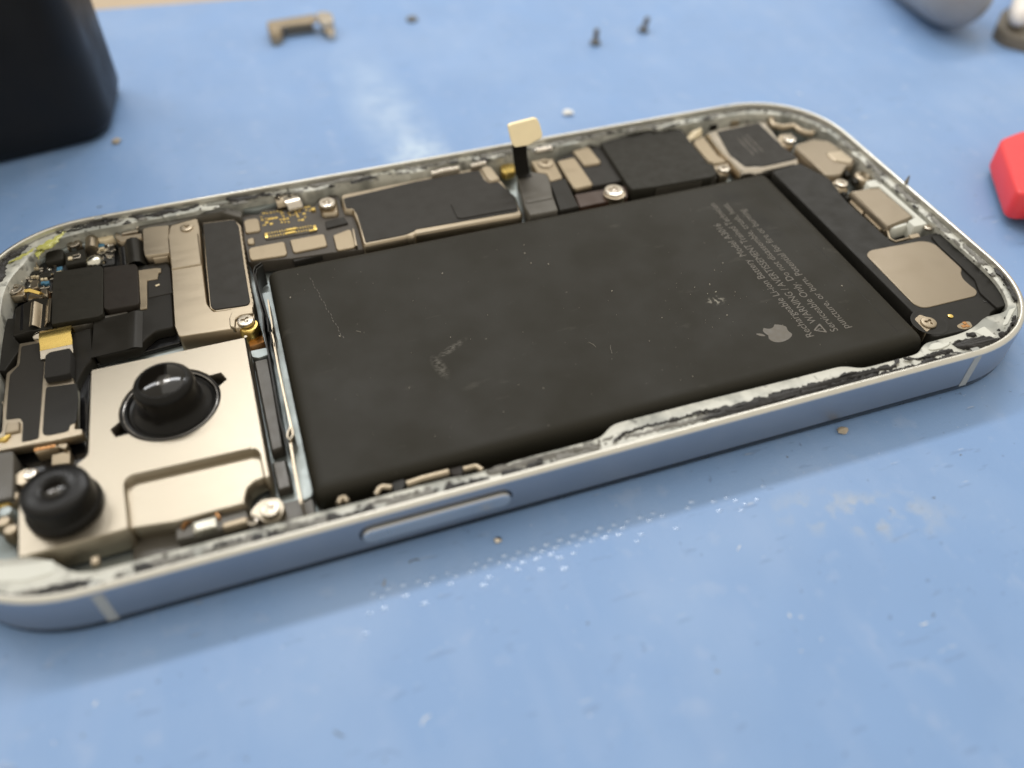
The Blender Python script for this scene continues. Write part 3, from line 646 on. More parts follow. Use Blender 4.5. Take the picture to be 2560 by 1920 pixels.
plate('clip', [(0.882, 5.763), (0.938, 5.778), (0.992, 5.74), (1.003, 5.596), (0.963, 5.582), (0.891, 5.67)], .34, .48, 'nickel', BD, r=.02, b=.02)
plate('shim', [(0.714, 6.069), (0.822, 6.085), (0.829, 5.893), (0.726, 5.859)], .36, .44, 'nickel', BD, r=.01)
plate('shim', [(0.688, 5.757), (0.708, 5.835), (0.936, 5.689), (0.833, 5.64), (0.685, 5.675)], .34, .40, 'nickelmatte', BD, r=.01)
plate('lug', [(0.56, 6.53), (0.565, 6.583), (0.742, 6.591), (0.778, 6.542), (0.578, 6.509)], .34, .44, 'nickel', BD, r=.01)
x, y, r = 1.591, 6.77, 0.073; tube('metal_roll', [(x, y - .17, .42), (x, y + .15, .42)], .10, 'nickel', BD, 16)
plate('cream_pad', [(1.676, 6.882), (1.729, 6.93), (1.916, 6.926), (1.933, 6.813), (1.782, 6.782), (1.694, 6.796)], .3, .44, 'ceramic', BD, r=.02)
for (x, y), (m, sx, sy) in zip([(0.636, 6.381), (1.101, 6.331), (0.87, 6.053), (0.929, 6.034), (1.707, 6.767), (0.723, 6.472), (0.772, 6.456), (0.83, 6.437), (0.722, 6.258), (0.783, 6.238), (0.854, 6.146), (0.908, 6.137), (0.867, 5.939), (0.934, 5.917), (0.996, 6.232), (1, 6.112), (0.838, 6.374), (0.644, 6.245), (1.096, 6.249), (1.146, 6.265), (1.716, 6.668), (1.804, 6.767), (1.875, 6.727), (1.813, 6.636), (1.813, 6.573), (1.883, 6.549), (1.813, 6.447), (1.865, 6.43), (1.673, 6.619), (1.734, 6.536), (0.898, 6.736), (0.737, 6.543), (0.708, 6.605), (0.747, 6.344), (0.903, 6.233), (0.656, 6.479), (1.03, 6.431), (1.006, 5.779)], (('capblue', 0.09, 0.14), ('capblue', 0.1, 0.12), ('capblue', 0.07, 0.07), ('capblue', 0.08, 0.09), ('capblue', 0.14, 0.12), ('ceramic', 0.05, 0.06), ('ceramic', 0.05, 0.06), ('steel', 0.08, 0.05), ('ceramic', 0.08, 0.03), ('ceramic', 0.05, 0.05), ('ceramic', 0.05, 0.06), ('ceramic', 0.05, 0.06), ('steel', 0.07, 0.08), ('steel', 0.09, 0.05), ('steel', 0.06, 0.03), ('steel', 0.07, 0.04), ('steel', 0.06, 0.05), ('steel', 0.08, 0.05), ('ceramic', 0.1, 0.04), ('steel', 0.05, 0.05), ('ceramic', 0.12, 0.05), ('steel', 0.08, 0.05), ('steel', 0.08, 0.08), ('steel', 0.09, 0.03), ('steel', 0.09, 0.03), ('steel', 0.05, 0.05), ('steel', 0.06, 0.04), ('steel', 0.06, 0.04), ('ceramic', 0.05, 0.06), ('steel', 0.1, 0.03), ('steel', 0.12, 0.012), ('ceramic', 0.08, 0.05), ('ceramic', 0.05, 0.03), ('chip', 0.18, 0.12), ('chip', 0.2, 0.16), ('steel', 0.06, 0.03), ('steel', 0.05, 0.02), ('steel', 0.07, 0.05))):
    mini('chip_part', x, y, .335, sx * .8, sy * .8, .055, m, BD, .02)

BQ = [(0.567, 6.554), (0.952, 6.671), (1.009, 5.707), (0.677, 5.817)]; BQ2 = [(1.68, 6.84), (1.92, 6.858), (1.917, 6.35), (1.718, 6.293)]
for q, cnt in ((BQ, 34), (BQ2, 16)):
    for _ in range(cnt):
        u, v = rnd.random(), rnd.random()
        x = (1 - v) * ((1 - u) * q[0][0] + u * q[1][0]) + v * ((1 - u) * q[3][0] + u * q[2][0]); y = (1 - v) * ((1 - u) * q[0][1] + u * q[1][1]) + v * ((1 - u) * q[3][1] + u * q[2][1])
        mini('chip_part', x, y, .335, rnd.choice((.025, .035, .05)), rnd.choice((.025, .03, .045)), rnd.choice((.03, .045)), rnd.choice(('steel', 'steel', 'ceramic', 'solder', 'chip')), BD, rnd.choice((0, .1)))
# ---- front camera assembly down the left edge
FC = plate('front_camera_bracket', [(0.663, 4.601), (1.014, 4.571), (1.025, 4.622), (1.275, 4.611), (1.326, 4.605), (1.335, 4.292), (1.36, 4.219), (1.373, 3.749), (1.444, 3.476), (1.46, 2.784), (1.45, 2.674), (1.542, 2.657), (1.547, 2.549), (1.284, 2.553), (0.924, 2.581), (0.394, 2.604), (0.366, 2.924), (0.564, 2.911), (0.531, 3.509), (0.543, 3.431), (0.536, 4.027), (0.656, 4.15)], .34, .48, 'nickel', PHONE, r=.03, b=.012)
plate('black_cover', [(0.699, 4.514), (1.01, 4.518), (1.023, 4.236), (1.019, 3.756), (1.023, 3.279), (1.02, 2.65), (0.818, 2.652), (0.811, 2.999), (0.769, 3.095), (0.6, 3.119), (0.593, 3.479), (0.589, 3.974), (0.7, 4.135)], .47, .490, 'sticker', FC, r=.03, b=.006)
plate('black_cover', [(1.065, 3.575), (1.458, 3.522), (1.482, 3.186), (1.463, 2.775), (1.395, 2.771), (1.371, 2.658), (1.132, 2.662), (1.071, 2.7), (1.056, 2.767), (1.06, 3.326)], .47, .487, 'flex', FC, r=.03, b=.006)
plate('foam_block', [(1.066, 4.115), (1.122, 4.164), (1.385, 4.161), (1.4, 4.098), (1.399, 3.648), (1.367, 3.629), (1.068, 3.649)], .40, .58, 'foam', FC, r=.03, b=.01)
plate('tab', [(0.614, 2.832), (0.619, 3.008), (0.635, 3.039), (0.775, 3.011), (0.792, 2.978), (0.798, 2.833)], .48, .52, 'nickelmatte', FC, r=.02, b=.02)
tube('gold_pin', [(*(0.565, 2.77), .46), (*(0.619, 2.761), .49), (*(0.68, 2.811), .5)], [.05, .045, .01], 'gold', FC, 8)
plate('terminal_block', [(0.911, 2.62), (1.218, 2.592), (1.231, 2.479), (0.961, 2.466)], .25, .42, 'pad', PHONE, r=.02)
for x, y in [(0.979, 2.524), (1.042, 2.522), (1.105, 2.52), (1.168, 2.518)]:
    mini('terminal', x, y, .418, .06, .05, .015, 'copper', PHONE, .0)
plate('tab', [(1.231, 2.575), (1.347, 2.519), (1.348, 2.492), (1.32, 2.428), (1.222, 2.491)], .3, .42, 'nickelmatte', PHONE, r=.01)
plate('beige_pad', [(1.136, 2.437), (1.358, 2.449), (1.365, 2.22), (1.134, 2.264)], .2, .36, 'pad', PHONE, r=.01)
plate('grey_block', [(0.376, 2.576), (0.73, 2.526), (0.746, 2.436), (0.779, 1.764), (0.449, 1.767)], .2, .50, 'flexgrey', PHONE, r=.02)
x, y, r = 0.937, 2.108, 0.074; screw(x, y, .47, r, PHONE, 'tri', 'steel'); plate('screw_lug', [(0.721, 2.179), (0.849, 2.259), (1.003, 2.217), (1.016, 2.081), (0.82, 1.985), (0.735, 2.061)], .2, .42, 'nickel', PHONE, r=.06)
for (x, y), m_ in zip([(0.667, 1.893), (0.641, 1.785), (0.663, 1.498), (0.738, 1.846), (0.674, 1.644), (0.75, 1.351)], ('nickelmatte','gold','nickelmatte','nickelmatte','floor','nickelmatte')):
    lathe('contact', x, y, [(.10, .25), (.10, .38), (.07, .43), (0, .44)], m_, PHONE, 10)
plate('left_rail', [(0.442, 5.271), (0.577, 5.239), (0.577, 4.775), (0.68, 4.591), (0.656, 4.501), (0.49, 4.127), (0.37, 4.167)], .2, .44, 'black', PHONE, r=.02)
plate('ambient_sensor', [(0.555, 5.454), (0.809, 5.61), (1.047, 5.509), (1.081, 4.856), (1.091, 4.802), (0.771, 4.857), (0.559, 4.813)], .2, .46, 'flex', PHONE, r=.03)
plate('sensor_slot', [(0.626, 5.491), (0.665, 5.505), (0.686, 4.904), (0.65, 4.903)], .45, .464, 'blackgloss', PHONE, r=.0, b=.002)
wy0, wy1 = (0.91, 4.868)[1], (0.883, 5.406)[1]
wx0, wx1 = (0.799, 5.192)[0], (1.08, 5.072)[0]
strip('wave_spring', [(wx0 + (wx1 - wx0) * t_, (wy0 + wy1) / 2, .49 + .05 * math.sin(t_ * 7.5 + .6)) for t_ in [k / 18 for k in range(19)]], (0, wy1 - wy0, 0), .015, 'nickel', PHONE)
gx, gy = (1.186, 4.448)
strip('gold_clip', [(gx - .02, gy + .26, .40), (gx - .02, gy + .25, .49), (gx - .01, gy + .20, .56), (gx, gy + .10, .60), (gx, gy, .59), (gx + .01, gy - .10, .565), (gx + .01, gy - .2, .55)], (.42, .0, 0), .02, 'gold', PHONE)
strip('clip_foot', [(gx + .01, gy - .2, .55), (gx + .01, gy - .27, .52), (gx + .01, gy - .33, .51)], (.42, 0, 0), .02, 'steel', PHONE)
x0_, y0_ = (0.865, 4.643); x1_, y1_ = (1.032, 4.642)
tube('sensor_pin', [(x0_, y0_, .47), (x0_ + .06, y0_, .48), (x1_, y1_, .48)], [.05, .085, .085], 'steel', PHONE, 12)

# ---- glue and brackets round the far left corner
blob('corner_glue', [(0.788, 6.843), (0.884, 7.005), (0.995, 7.081), (1.211, 7.223), (1.254, 7.065), (1.189, 6.945), (1.092, 6.922), (1.118, 6.816), (1.064, 6.669), (0.939, 6.643), (0.861, 6.414), (0.78, 6.574)], .56, .05, 'yellow', PHONE, .04, .06, 3)
blob('corner_glue', [(0.435, 6.367), (0.733, 6.63), (1.013, 6.786), (1.242, 7.128), (1.281, 6.984), (1.055, 6.585), (0.819, 6.602), (0.532, 6.395)], .605, .035, 'yellow', PHONE, .03, .05, 8)
plate('corner_tray', [(0.294, 5.864), (0.397, 6.706), (0.732, 6.779), (1.242, 7.055), (1.452, 7.165), (2.283, 7.14), (2.314, 6.928), (1.953, 6.851), (1.249, 6.796), (0.577, 6.525), (0.498, 6.195), (0.393, 5.831)], .2, .42, 'floor', PHONE, r=.05)
plate('antenna_strip', [(2.31, 6.984), (2.852, 6.872), (3.153, 6.992), (3.803, 6.932), (3.976, 6.771), (3.941, 6.611), (3.63, 6.886), (3.255, 6.856), (2.846, 6.756), (2.342, 6.808)], .2, .52, 'flexgrey', PHONE, r=.03)
plate('antenna_strip', [(1.973, 6.906), (2.079, 6.757), (2.373, 6.74), (2.379, 6.609), (2.042, 6.592), (1.955, 6.766)], .3, .48, 'nickelmatte', PHONE, r=.02)
mini('contact', *(2.193, 6.821), .44, .26, .06, .06, 'steel', PHONE, .0)
mini('contact', *(2.402, 6.916), .46, .22, .10, .06, 'steel', PHONE, .0)
mini('contact', *(2.277, 6.991), .5, .03, .06, .03, 'gold', PHONE, .0)

# ---- logic board, middle top
LB = plate('logic_board', [(3.959, 6.845), (4.234, 6.753), (4.287, 6.875), (5.154, 6.693), (5.304, 7.004), (5.587, 6.91), (5.588, 6.478), (5.772, 6.208), (5.735, 5.262), (5.211, 5.342), (4.597, 5.391), (3.928, 5.507), (3.918, 6.09)], .2, .42, 'pcb', PHONE, r=.04)
for pts in ([(3.961, 6.577), (4.019, 6.636), (4.188, 6.621), (4.22, 6.542), (4.208, 6.277), (4.172, 6.24), (3.964, 6.253)], [(3.966, 6.082), (4.079, 6.109), (4.073, 5.924), (3.965, 5.935)], [(3.957, 5.796), (4.007, 5.843), (4.511, 5.844), (4.54, 5.793), (4.533, 5.511), (4.495, 5.462), (3.979, 5.502), (3.953, 5.565)], [(4.616, 5.848), (5.144, 5.844), (5.176, 5.808), (5.175, 5.534), (5.141, 5.497), (4.653, 5.487), (4.622, 5.528)], [(5.298, 5.751), (5.588, 5.835), (5.615, 5.777), (5.608, 5.374), (5.574, 5.322), (5.314, 5.323), (5.286, 5.371)]):
    plate('connector_cap', pts, .40, .452, 'pad', LB, r=.04, b=.015)
plate('lower_cap', [(4.579, 5.548), (5.224, 5.539), (5.222, 5.366), (4.602, 5.324)], .3, .40, 'sticker', LB, r=.01)
plate('memory_chip', [(5.243, 6.168), (5.56, 6.199), (5.6, 5.999), (5.231, 5.964)], .41, .455, 'sticker', LB, r=.02)
plate('cap_frame', [(5.626, 5.763), (5.65, 5.739), (5.62, 5.297), (5.585, 5.293)], .4, .50, 'nickel', LB, r=.0, b=.004)
GP = [(4.262, 6.989), (5.191, 6.681), (5.095, 6.092), (4.192, 6.392)]
def lerp2(q, u, v): return tuple((1 - v) * ((1 - u) * q[0][k] + u * q[1][k]) + v * ((1 - u) * q[3][k] + u * q[2][k]) for k in (0, 1))
pads = []
for rr in range(5):
    for k in range(15):
        if rnd.random() < .22: continue
        u = k / 14; fx = 590 + 420 * u + rr * 9; fy = 470 + rr * 24 - 60 * u + rnd.uniform(-5, 5)
        if rr > 2 and k % 5 > 2 and rnd.random() < .7: continue
        x, y = lerp2(GP, (fx - 580) / 500, (fy - 400) / 180); pads.append((x, y, .415, .425 + rnd.random() * .006, rnd.choice((.03, .04, .06)), rnd.choice((.025, .04, .05)), rnd.uniform(-.2, .2)))
joined('gold_pads', pads, 'gold', LB, 'stuff')
GC = plate('gold_socket', [(4.254, 6.171), (5.044, 6.164), (5.068, 6.139), (5.074, 5.977), (5.052, 5.945), (4.268, 5.984), (4.248, 6.016)], .41, .44, 'pcb', LB, r=.02, b=.008)
GQ = [(4.245, 6.481), (5.151, 6.179), (5.068, 5.679), (4.184, 5.973)]
pins = []
for rr, (ya, yb) in enumerate(((640, 570), (668, 600))):
    for k in range(17):
        u = (k + .7) / 18; 
        if 7 <= k <= 9 : continue
        x, y = lerp2(GQ, (655 + 400 * u + rr * 10 - 600) / 500, (ya + (yb - ya) * u - 540) / 160); pins.append((x, y, .435, .452, .018, .045, 0))
joined('socket_pins', pins, 'gold', GC, 'stuff')
for (x, y), (sx, sy) in zip([(4.654, 6.127), (4.722, 6.128), (4.619, 6.036), (4.69, 6.039), (4.278, 6.088), (5.057, 6.049), (5.015, 5.984)], ((0.1, 0.045), (0.1, 0.045), (0.1, 0.045), (0.1, 0.045), (0.05, 0.12), (0.05, 0.12), (0.12, 0.03))):
    mini('gold_contact', x, y, .436, sx, sy, .022, 'gold', GC, 0)
mini('gold_contact', *(5.114, 6.57), .42, .07, .07, .04, 'gold', LB, 0)
x, y, r = 5.355, 6.492, 0.135; screw(x, y, .60, r, PHONE, 'tri', 'steel'); plate('standoff', [(5.236, 6.724), (5.316, 6.744), (5.533, 6.704), (5.494, 6.3), (5.455, 6.268), (5.235, 6.311), (5.215, 6.393)], .3, .50, 'nickel', LB, r=.05, b=.03)
lathe('standoff_sleeve', x, y - .02, [(r * .95, .42), (r * .95, .56), (.6 * r, .57)], 'nickel', LB, 28)
x, y = (4.812, 6.714); strip('spring_finger', [(x - .02, y + .22, .56), (x, y + .06, .56), (x + .02, y - .02, .55), (x + .03, y - .05, .48), (x + .03, y - .06, .44)], (.24, .02, 0), .02, 'steel', PHONE)
x, y = (4.697, 6.858); strip('spring_finger', [(x - .02, y + .18, .54), (x, y - .05, .53), (x, y - .09, .47)], (.28, .02, 0), .02, 'nickelmatte', PHONE)
plate('far_recess', [(3.951, 7.261), (4.27, 7.337), (5.299, 7.311), (5.342, 7.203), (5.111, 7.131), (4.3, 6.931), (3.997, 6.961)], .2, .42, 'floor', PHONE, r=.02)
plate('brown_film', [(3.258, 7.222), (3.915, 7.252), (4.208, 7.083), (4.881, 7.111), (5.104, 7.258), (5.068, 6.904), (4.279, 7.023), (3.285, 7.073)], .2, .34, 'brown', PHONE, r=.02)

# ---- processor shield with black cover, nickel rim
SO = [(5.601, 6.683), (5.653, 6.749), (6.257, 6.768), (6.948, 6.793), (8.132, 6.816), (8.129, 6.63), (8.127, 6.42), (8.17, 6.319), (8.32, 6.33), (8.35, 6.29), (8.378, 5.99), (8.433, 5.782), (8.382, 5.357), (8.387, 5.252), (8.32, 5.205), (6.565, 5.24), (6.569, 5.262), (6.506, 5.201), (6.422, 5.246), (6.371, 5.23), (5.722, 5.224), (5.699, 5.294), (5.725, 5.805), (5.717, 6.009), (5.714, 6.243), (5.591, 6.291)]
SC = plate('processor_shield', SO, .2, .52, 'nickel', PHONE, r=.04, b=.03)
plate('cover_sticker', [(5.639, 6.612), (6.235, 6.66), (6.932, 6.726), (8.074, 6.729), (8.07, 6.404), (8.131, 6.263), (8.286, 6.257), (8.405, 5.758), (8.341, 5.355), (8.298, 5.318), (6.599, 5.377), (6.561, 5.341), (6.395, 5.289), (5.755, 5.287), (5.762, 5.646), (5.771, 6.078), (5.742, 6.278), (5.632, 6.314)], .51, .53, 'sticker', SC, r=.03, b=.006)
plate('lifted_flap', [(7.316, 5.857), (7.817, 6.048), (8.372, 5.973), (8.338, 5.378), (7.861, 5.398), (7.386, 5.403), (7.31, 5.446)], .525, .548, 'sticker', SC, r=.02, b=.008)
plate('corner_latch', [(8.096, 6.73), (8.224, 6.765), (8.291, 6.704), (8.328, 6.288), (8.155, 6.271), (8.106, 6.381)], .5, .56, 'nickel', SC, r=.03, b=.02)
for q0, q1 in ([(7.375, 6.82), (7.731, 6.818)], [(7.939, 6.807), (8.224, 6.83)], [(7.222, 6.794), (7.37, 6.802)]):
    tube('rim_spring', [(*q0, .57), (*q1, .57)], .045, 'steel', PHONE, 10)
q0 = (9.186, 6.912); q1 = (9.496, 6.912); tube('rim_spring', [(*q0, .57), (*q1, .57)], .055, 'steel', PHONE, 10)
plate('gold_socket', [(8.512, 6.895), (8.782, 6.885), (8.718, 6.629), (8.513, 6.599), (8.464, 6.713)], .3, .45, 'gold', LB, r=.06, b=.03)

# ---- battery connector lifted on its flex
BF = plate('battery_flex', [(8.627, 6.284), (8.913, 6.323), (9.142, 6.181), (9.115, 5.933), (9.02, 5.561), (8.948, 5.091), (8.684, 5.093), (8.455, 5.101), (8.454, 5.359)], .2, .565, 'flexgrey', PHONE, r=.04, b=.02)
plate('flex_step', [(8.515, 5.509), (8.975, 5.498), (8.98, 5.425), (8.506, 5.424)], .55, .578, 'flexgrey', BF, r=.01, b=.012)
plate('battery_flex', [(9.101, 5.951), (9.418, 5.997), (9.372, 5.547), (9.333, 5.115), (8.975, 5.105), (9.047, 5.547)], .2, .54, 'flex', PHONE, r=.02, b=.02)
p0 = (8.738, 6.249)
strip('connector_stem', [(p0[0], p0[1] - .08, .57), (p0[0] - .01, p0[1] + .02, .60), (p0[0] - .03, p0[1] + .03, .75), (p0[0] - .06, p0[1] + .02, .95), (p0[0] - .085, p0[1] - .02, 1.14), (p0[0] - .10, p0[1] - .04, 1.24)], (.25, 0, 0), .014, 'black', BF)
YC = p0[1] - .04
CP = [(8.473, 1.522), (8.529, 1.539), (8.953, 1.563), (8.998, 1.544), (9.019, 1.501), (9.031, 1.354), (8.995, 1.317), (8.841, 1.287), (8.771, 1.261), (8.528, 1.263), (8.494, 1.28), (8.474, 1.331)]
def upright(name, pts, Y, th, m, parent):
    P = rpoly(pts, .05, 3); k = len(P); T = inset(P if sum(P[i-1][0]*P[i][1]-P[i][0]*P[i-1][1] for i in range(k)) > 0 else P[::-1], .012)
    Pc = P if sum(P[i-1][0]*P[i][1]-P[i][0]*P[i-1][1] for i in range(k)) > 0 else P[::-1]
    V = [(x, Y + th / 2 + (z - 1.40) * 1.0, z) for x, z in Pc] + [(x, Y - th / 2 + .01 + (z - 1.40) * 1.0, z) for x, z in Pc] + [(x, Y - th / 2 + (z - 1.40) * 1.0, z) for x, z in T]
    F = [tuple(range(k)), tuple(range(2 * k, 3 * k))]
    for a in (0, k):
        for i in range(k): F.append((a + i, a + (i + 1) % k, a + k + (i + 1) % k, a + k + i))
    return link(name, V, F, m, parent, smooth=True, sharp=40)
upright('connector_plate', CP, YC, .05, 'goldpad', BF)
# neighbours: beige caps, washer, screw
plate('angle_bracket', [(9.044, 6.754), (9.444, 6.701), (9.401, 6.106), (9.381, 6.055), (9.151, 6.026), (9.178, 6.276), (9.036, 6.362)], .3, .50, 'pad', PHONE, r=.03)
x, y, r = 9.26, 6.576, 0.136; screw(x, y, .53, r, PHONE, 'tri', 'nickelmatte')
MB = plate('power_board', [(9.48, 6.676), (10.28, 6.989), (10.451, 6.848), (10.393, 5.708), (9.807, 5.714), (9.553, 5.724), (9.458, 5.756)], .2, .46, 'sticker', PHONE, r=.03)
plate('beige_cap', [(9.486, 6.606), (9.84, 6.63), (9.834, 5.735), (9.795, 5.692), (9.497, 5.672), (9.456, 5.73)], .42, .50, 'pad', MB, r=.05, b=.02)
plate('beige_cap', [(9.868, 6.846), (10.217, 6.897), (10.236, 6.337), (10.194, 6.291), (9.902, 6.309)], .42, .50, 'pad', MB, r=.05, b=.02)
plate('brown_film', [(9.444, 5.608), (10.407, 5.584), (10.276, 5.24), (9.388, 5.224)], .2, .44, 'brown', PHONE, r=.02)
x, y, r = 10.072, 5.379, 0.168; screw(x, y, .55, r, PHONE, 'tri', 'steel')
lathe('standoff', x, y - .03, [(r * 1.1, .35), (r * 1.1, .50), (r * .8, .51)], 'nickelmatte', PHONE, 28)

# ---- black lower board block and vibration motor
plate('lower_block', [(10.427, 6.861), (10.704, 6.918), (11.646, 7.062), (12.072, 6.831), (12.018, 6.228), (11.998, 5.624), (12.068, 5.561), (11.968, 5.245), (11.838, 5.211), (10.792, 5.241), (10.373, 5.288), (10.354, 5.441)], .2, .54, 'chip', PHONE, r=.03, b=.02)
wall('block_edge', [(10.8, 5.246), (11.455, 5.234), (11.951, 5.239)], .04, .2, .5, 'flexgrey', PHONE)
plate('motor_bracket', [(12.059, 6.357), (12.135, 6.464), (12.396, 6.566), (12.331, 5.877), (12.388, 5.631), (12.304, 5.609), (12.08, 5.621), (12.094, 5.703), (12.04, 5.709)], .2, .50, 'pad', PHONE, r=.03, b=.03)
blob('gold_crumbs', [(12.082, 6.661), (12.231, 6.748), (12.446, 6.787), (12.386, 6.642), (12.224, 6.587), (12.041, 6.46)], .45, .08, 'ceramic', PHONE, .05, .05, 5)
x, y, r = 12.213, 5.453, 0.109; screw(x, y, .51, r, PHONE, 'tri', 'screw'); plate('screw_lug', [(12.101, 5.619), (12.403, 5.643), (12.315, 5.401), (12.151, 5.309), (12.072, 5.348)], .2, .46, 'nickel', PHONE, r=.04)
VM = plate('vibration_motor', [(12.451, 6.643), (12.789, 6.71), (13.668, 6.712), (13.749, 6.53), (13.64, 5.726), (13.667, 5.281), (13.604, 5.202), (12.87, 5.198), (12.61, 5.224), (12.456, 5.243), (12.456, 5.797), (12.44, 5.944)], .2, .50, 'steel', PHONE, r=.04, b=.06)
plate('motor_cover', [(12.675, 6.591), (13.587, 6.636), (13.586, 5.674), (13.629, 5.327), (13.547, 5.29), (12.916, 5.264), (12.588, 5.373), (12.517, 5.798), (12.538, 5.919)], .48, .515, 'sticker', VM, r=.04, b=.012)
MP = [(12.929, 6.25), (12.921, 5.703), (13.157, 5.701), (13.158, 6.255)]
joined('motor_print', [(*lerp2(MP, i / 10, j), .5148, .5158, rnd.choice((.012, .02, .028)), rnd.uniform(.05, .09), rnd.uniform(-.1, .1)) for i in range(11) for j in (0, .45, .9)], 'print', VM)
x, y, r = 13.804, 5.891, 0.113; screw(x, y, .55, r, PHONE, 'tri', 'steel'); plate('screw_lug', [(13.617, 6.061), (13.763, 6.203), (14.046, 6.136), (13.853, 5.77), (13.599, 5.749)], .2, .48, 'nickel', PHONE, r=.05, b=.04)
tube('corner_cable', [(*q, .50) for q in [(14.079, 6.878), (13.844, 6.64), (13.8, 6.457), (13.914, 6.336), (14.149, 6.313), (14.168, 6.141), (14.227, 6.012), (14.341, 5.947)]], .065, 'nickelmatte', PHONE, 10)
plate('corner_tray', [(14.151, 6.902), (14.38, 6.884), (14.527, 6.603), (14.518, 6.209), (14.317, 6.137), (14.25, 6.41), (13.989, 6.497), (13.983, 6.698)], .2, .44, 'floor', PHONE, r=.05)
x, y, r = 14.44, 6.078, 0.068; screw(x, y, .5, r, PHONE, 'tri', 'steel')
for (x, y), m_ in zip([(12.548, 7.174), (13.035, 6.955), (13.219, 6.894), (13.603, 6.939), (13.827, 6.835), (13.716, 6.644), (12.775, 6.929)], ('nickelmatte', 'ceramic', 'pad', 'gold', 'capblue', 'steel', 'black')):
    mini('edge_part', x, y, .36, .16, .12, .12, m_, PHONE, 0)

# ---- right end: nickel plates, charging port, loudspeaker
plate('port_plate', [(13.77, 5.66), (13.849, 5.72), (14.231, 5.768), (14.464, 5.632), (14.53, 5.321), (14.545, 4.896), (14.422, 4.787), (14.3, 4.8), (14.053, 4.601), (13.871, 4.617), (13.779, 4.661)], .2, .52, 'padgrey', PHONE, r=.03, b=.015)
plate('plate_tab', [(14.155, 5.228), (14.218, 5.263), (14.492, 5.237), (14.522, 4.897), (14.387, 4.819), (14.171, 4.987)], .5, .545, 'nickel', PHONE, r=.02, b=.015)
x, y, r = 13.907, 4.37, 0.11; screw(x, y, .53, r, PHONE, 'tri', 'screw'); plate('screw_lug', [(13.76, 4.489), (13.923, 4.579), (14.107, 4.491), (13.948, 4.183), (13.766, 4.219)], .2, .48, 'nickel', PHONE, r=.05, b=.04)
x, y, r = 14.48, 4.505, 0.182; lathe('ring_gasket', x, y, [(r, .3), (r, .42), (r * .85, .46), (r * .5, .47), (r * .3, .44), (0, .44)], 'nickelmatte', PHONE, 28)
for x, y in [(14.259, 4.729), (14.242, 4.654), (14.274, 4.485), (14.244, 4.416), (13.849, 4.162), (13.833, 4.043), (14.235, 4.79)]:
    mini('edge_part', x, y, .36, .09, .08, .1, 'chip', PHONE, .2)
PB = plate('charging_port', [(13.859, 4.093), (14.449, 4.061), (14.471, 3.114), (13.857, 2.996)], .2, .54, 'padgrey', PHONE, r=.03, b=.035)
plate('port_lip', [(13.802, 3.944), (13.901, 3.998), (13.908, 3.641), (13.863, 3.608), (13.791, 3.548)], .2, .44, 'nickelmatte', PB, r=.01)
plate('port_lip', [(13.816, 3.528), (13.894, 3.598), (13.939, 3.068), (13.807, 3.107)], .2, .44, 'nickelmatte', PB, r=.01)
plate('port_bezel', [(14.251, 4.194), (14.325, 4.221), (14.511, 4.211), (14.497, 4.01), (14.502, 2.864), (14.456, 2.845), (14.247, 2.851), (14.248, 3.017), (14.427, 3.061), (14.402, 4.011), (14.236, 4.046)], .2, .57, 'white', PHONE, r=.02, b=.01)
plate('white_peg', [(14.022, 3.057), (14.3, 3.079), (14.257, 2.99), (13.993, 2.964), (13.914, 3.001)], .3, .50, 'white', PHONE, r=.03, b=.02)
x, y, r = 14.505, 2.81, 0.077; screw(x, y, .54, r, PHONE, 'tri', 'screw')
plate('grey_tab', [(14.126, 2.791), (14.312, 2.785), (14.281, 2.683), (14.102, 2.687)], .3, .48, 'nickelmatte', PHONE, r=.01)
plate('nook', [(13.884, 3.098), (14.389, 3.115), (14.275, 2.855), (13.892, 2.769), (13.865, 2.879)], .2, .30, 'blackgloss', PHONE, r=.03)
tube('grey_wire', [(*q, .46) for q in [(13.81, 3.014), (13.903, 3.028), (13.797, 2.817), (13.825, 2.719), (14.145, 2.734)]], .02, 'nickelmatte', PHONE, 8)
SP = plate('loudspeaker', [(12.967, 5.094), (13.577, 5.175), (13.783, 4.645), (13.805, 4.507), (13.73, 4.174), (13.696, 3.863), (13.723, 3.02), (13.733, 2.749), (13.755, 2.654), (14.085, 2.665), (14.314, 2.677), (14.551, 2.688), (14.665, 2.617), (14.65, 2.513), (14.64, 1.147), (14.459, 0.862), (14.232, 0.851), (14.069, 0.804), (13.867, 0.622), (13.485, 0.595), (12.954, 0.62), (12.922, 0.757), (12.997, 1.107)], .2, .50, 'black', PHONE, r=.05, b=.015)
plate('speaker_cover', [(13.132, 2.519), (13.221, 2.588), (13.298, 2.606), (14.152, 2.562), (14.28, 2.5), (14.335, 2.399), (14.33, 1.765), (14.23, 1.666), (14.184, 1.55), (14.184, 1.407), (14.202, 1.274), (14.153, 1.207), (14.088, 1.173), (13.265, 1.179), (13.174, 1.204), (13.109, 1.306)], .49, .513, 'padgrey', SP, r=.05, b=.008)
plate('speaker_edge', [(14.389, 2.583), (14.577, 2.611), (14.597, 2.465), (14.587, 1.107), (14.422, 0.846), (14.194, 0.828), (14.192, 1.197), (14.24, 1.307), (14.327, 1.477), (14.337, 1.766), (14.347, 2.342)], .49, .532, 'black', SP, r=.03, b=.01)
for x, y in [(14.515, 2.298), (14.515, 1.946), (14.516, 1.588), (14.482, 1.201)]:
    lathe('vent_hole', x, y, [(.035, .531), (.035, .534), (.026, .5335), (.02, .5325), (0, .5325)], 'blackgloss', SP, 14)
lathe('screw_seat', (13.098, 0.911)[0], (13.098, 0.911)[1], [(.27, .495), (.27, .503), (.25, .504), (.22, .502), (0, .502)], 'black', SP, 40)
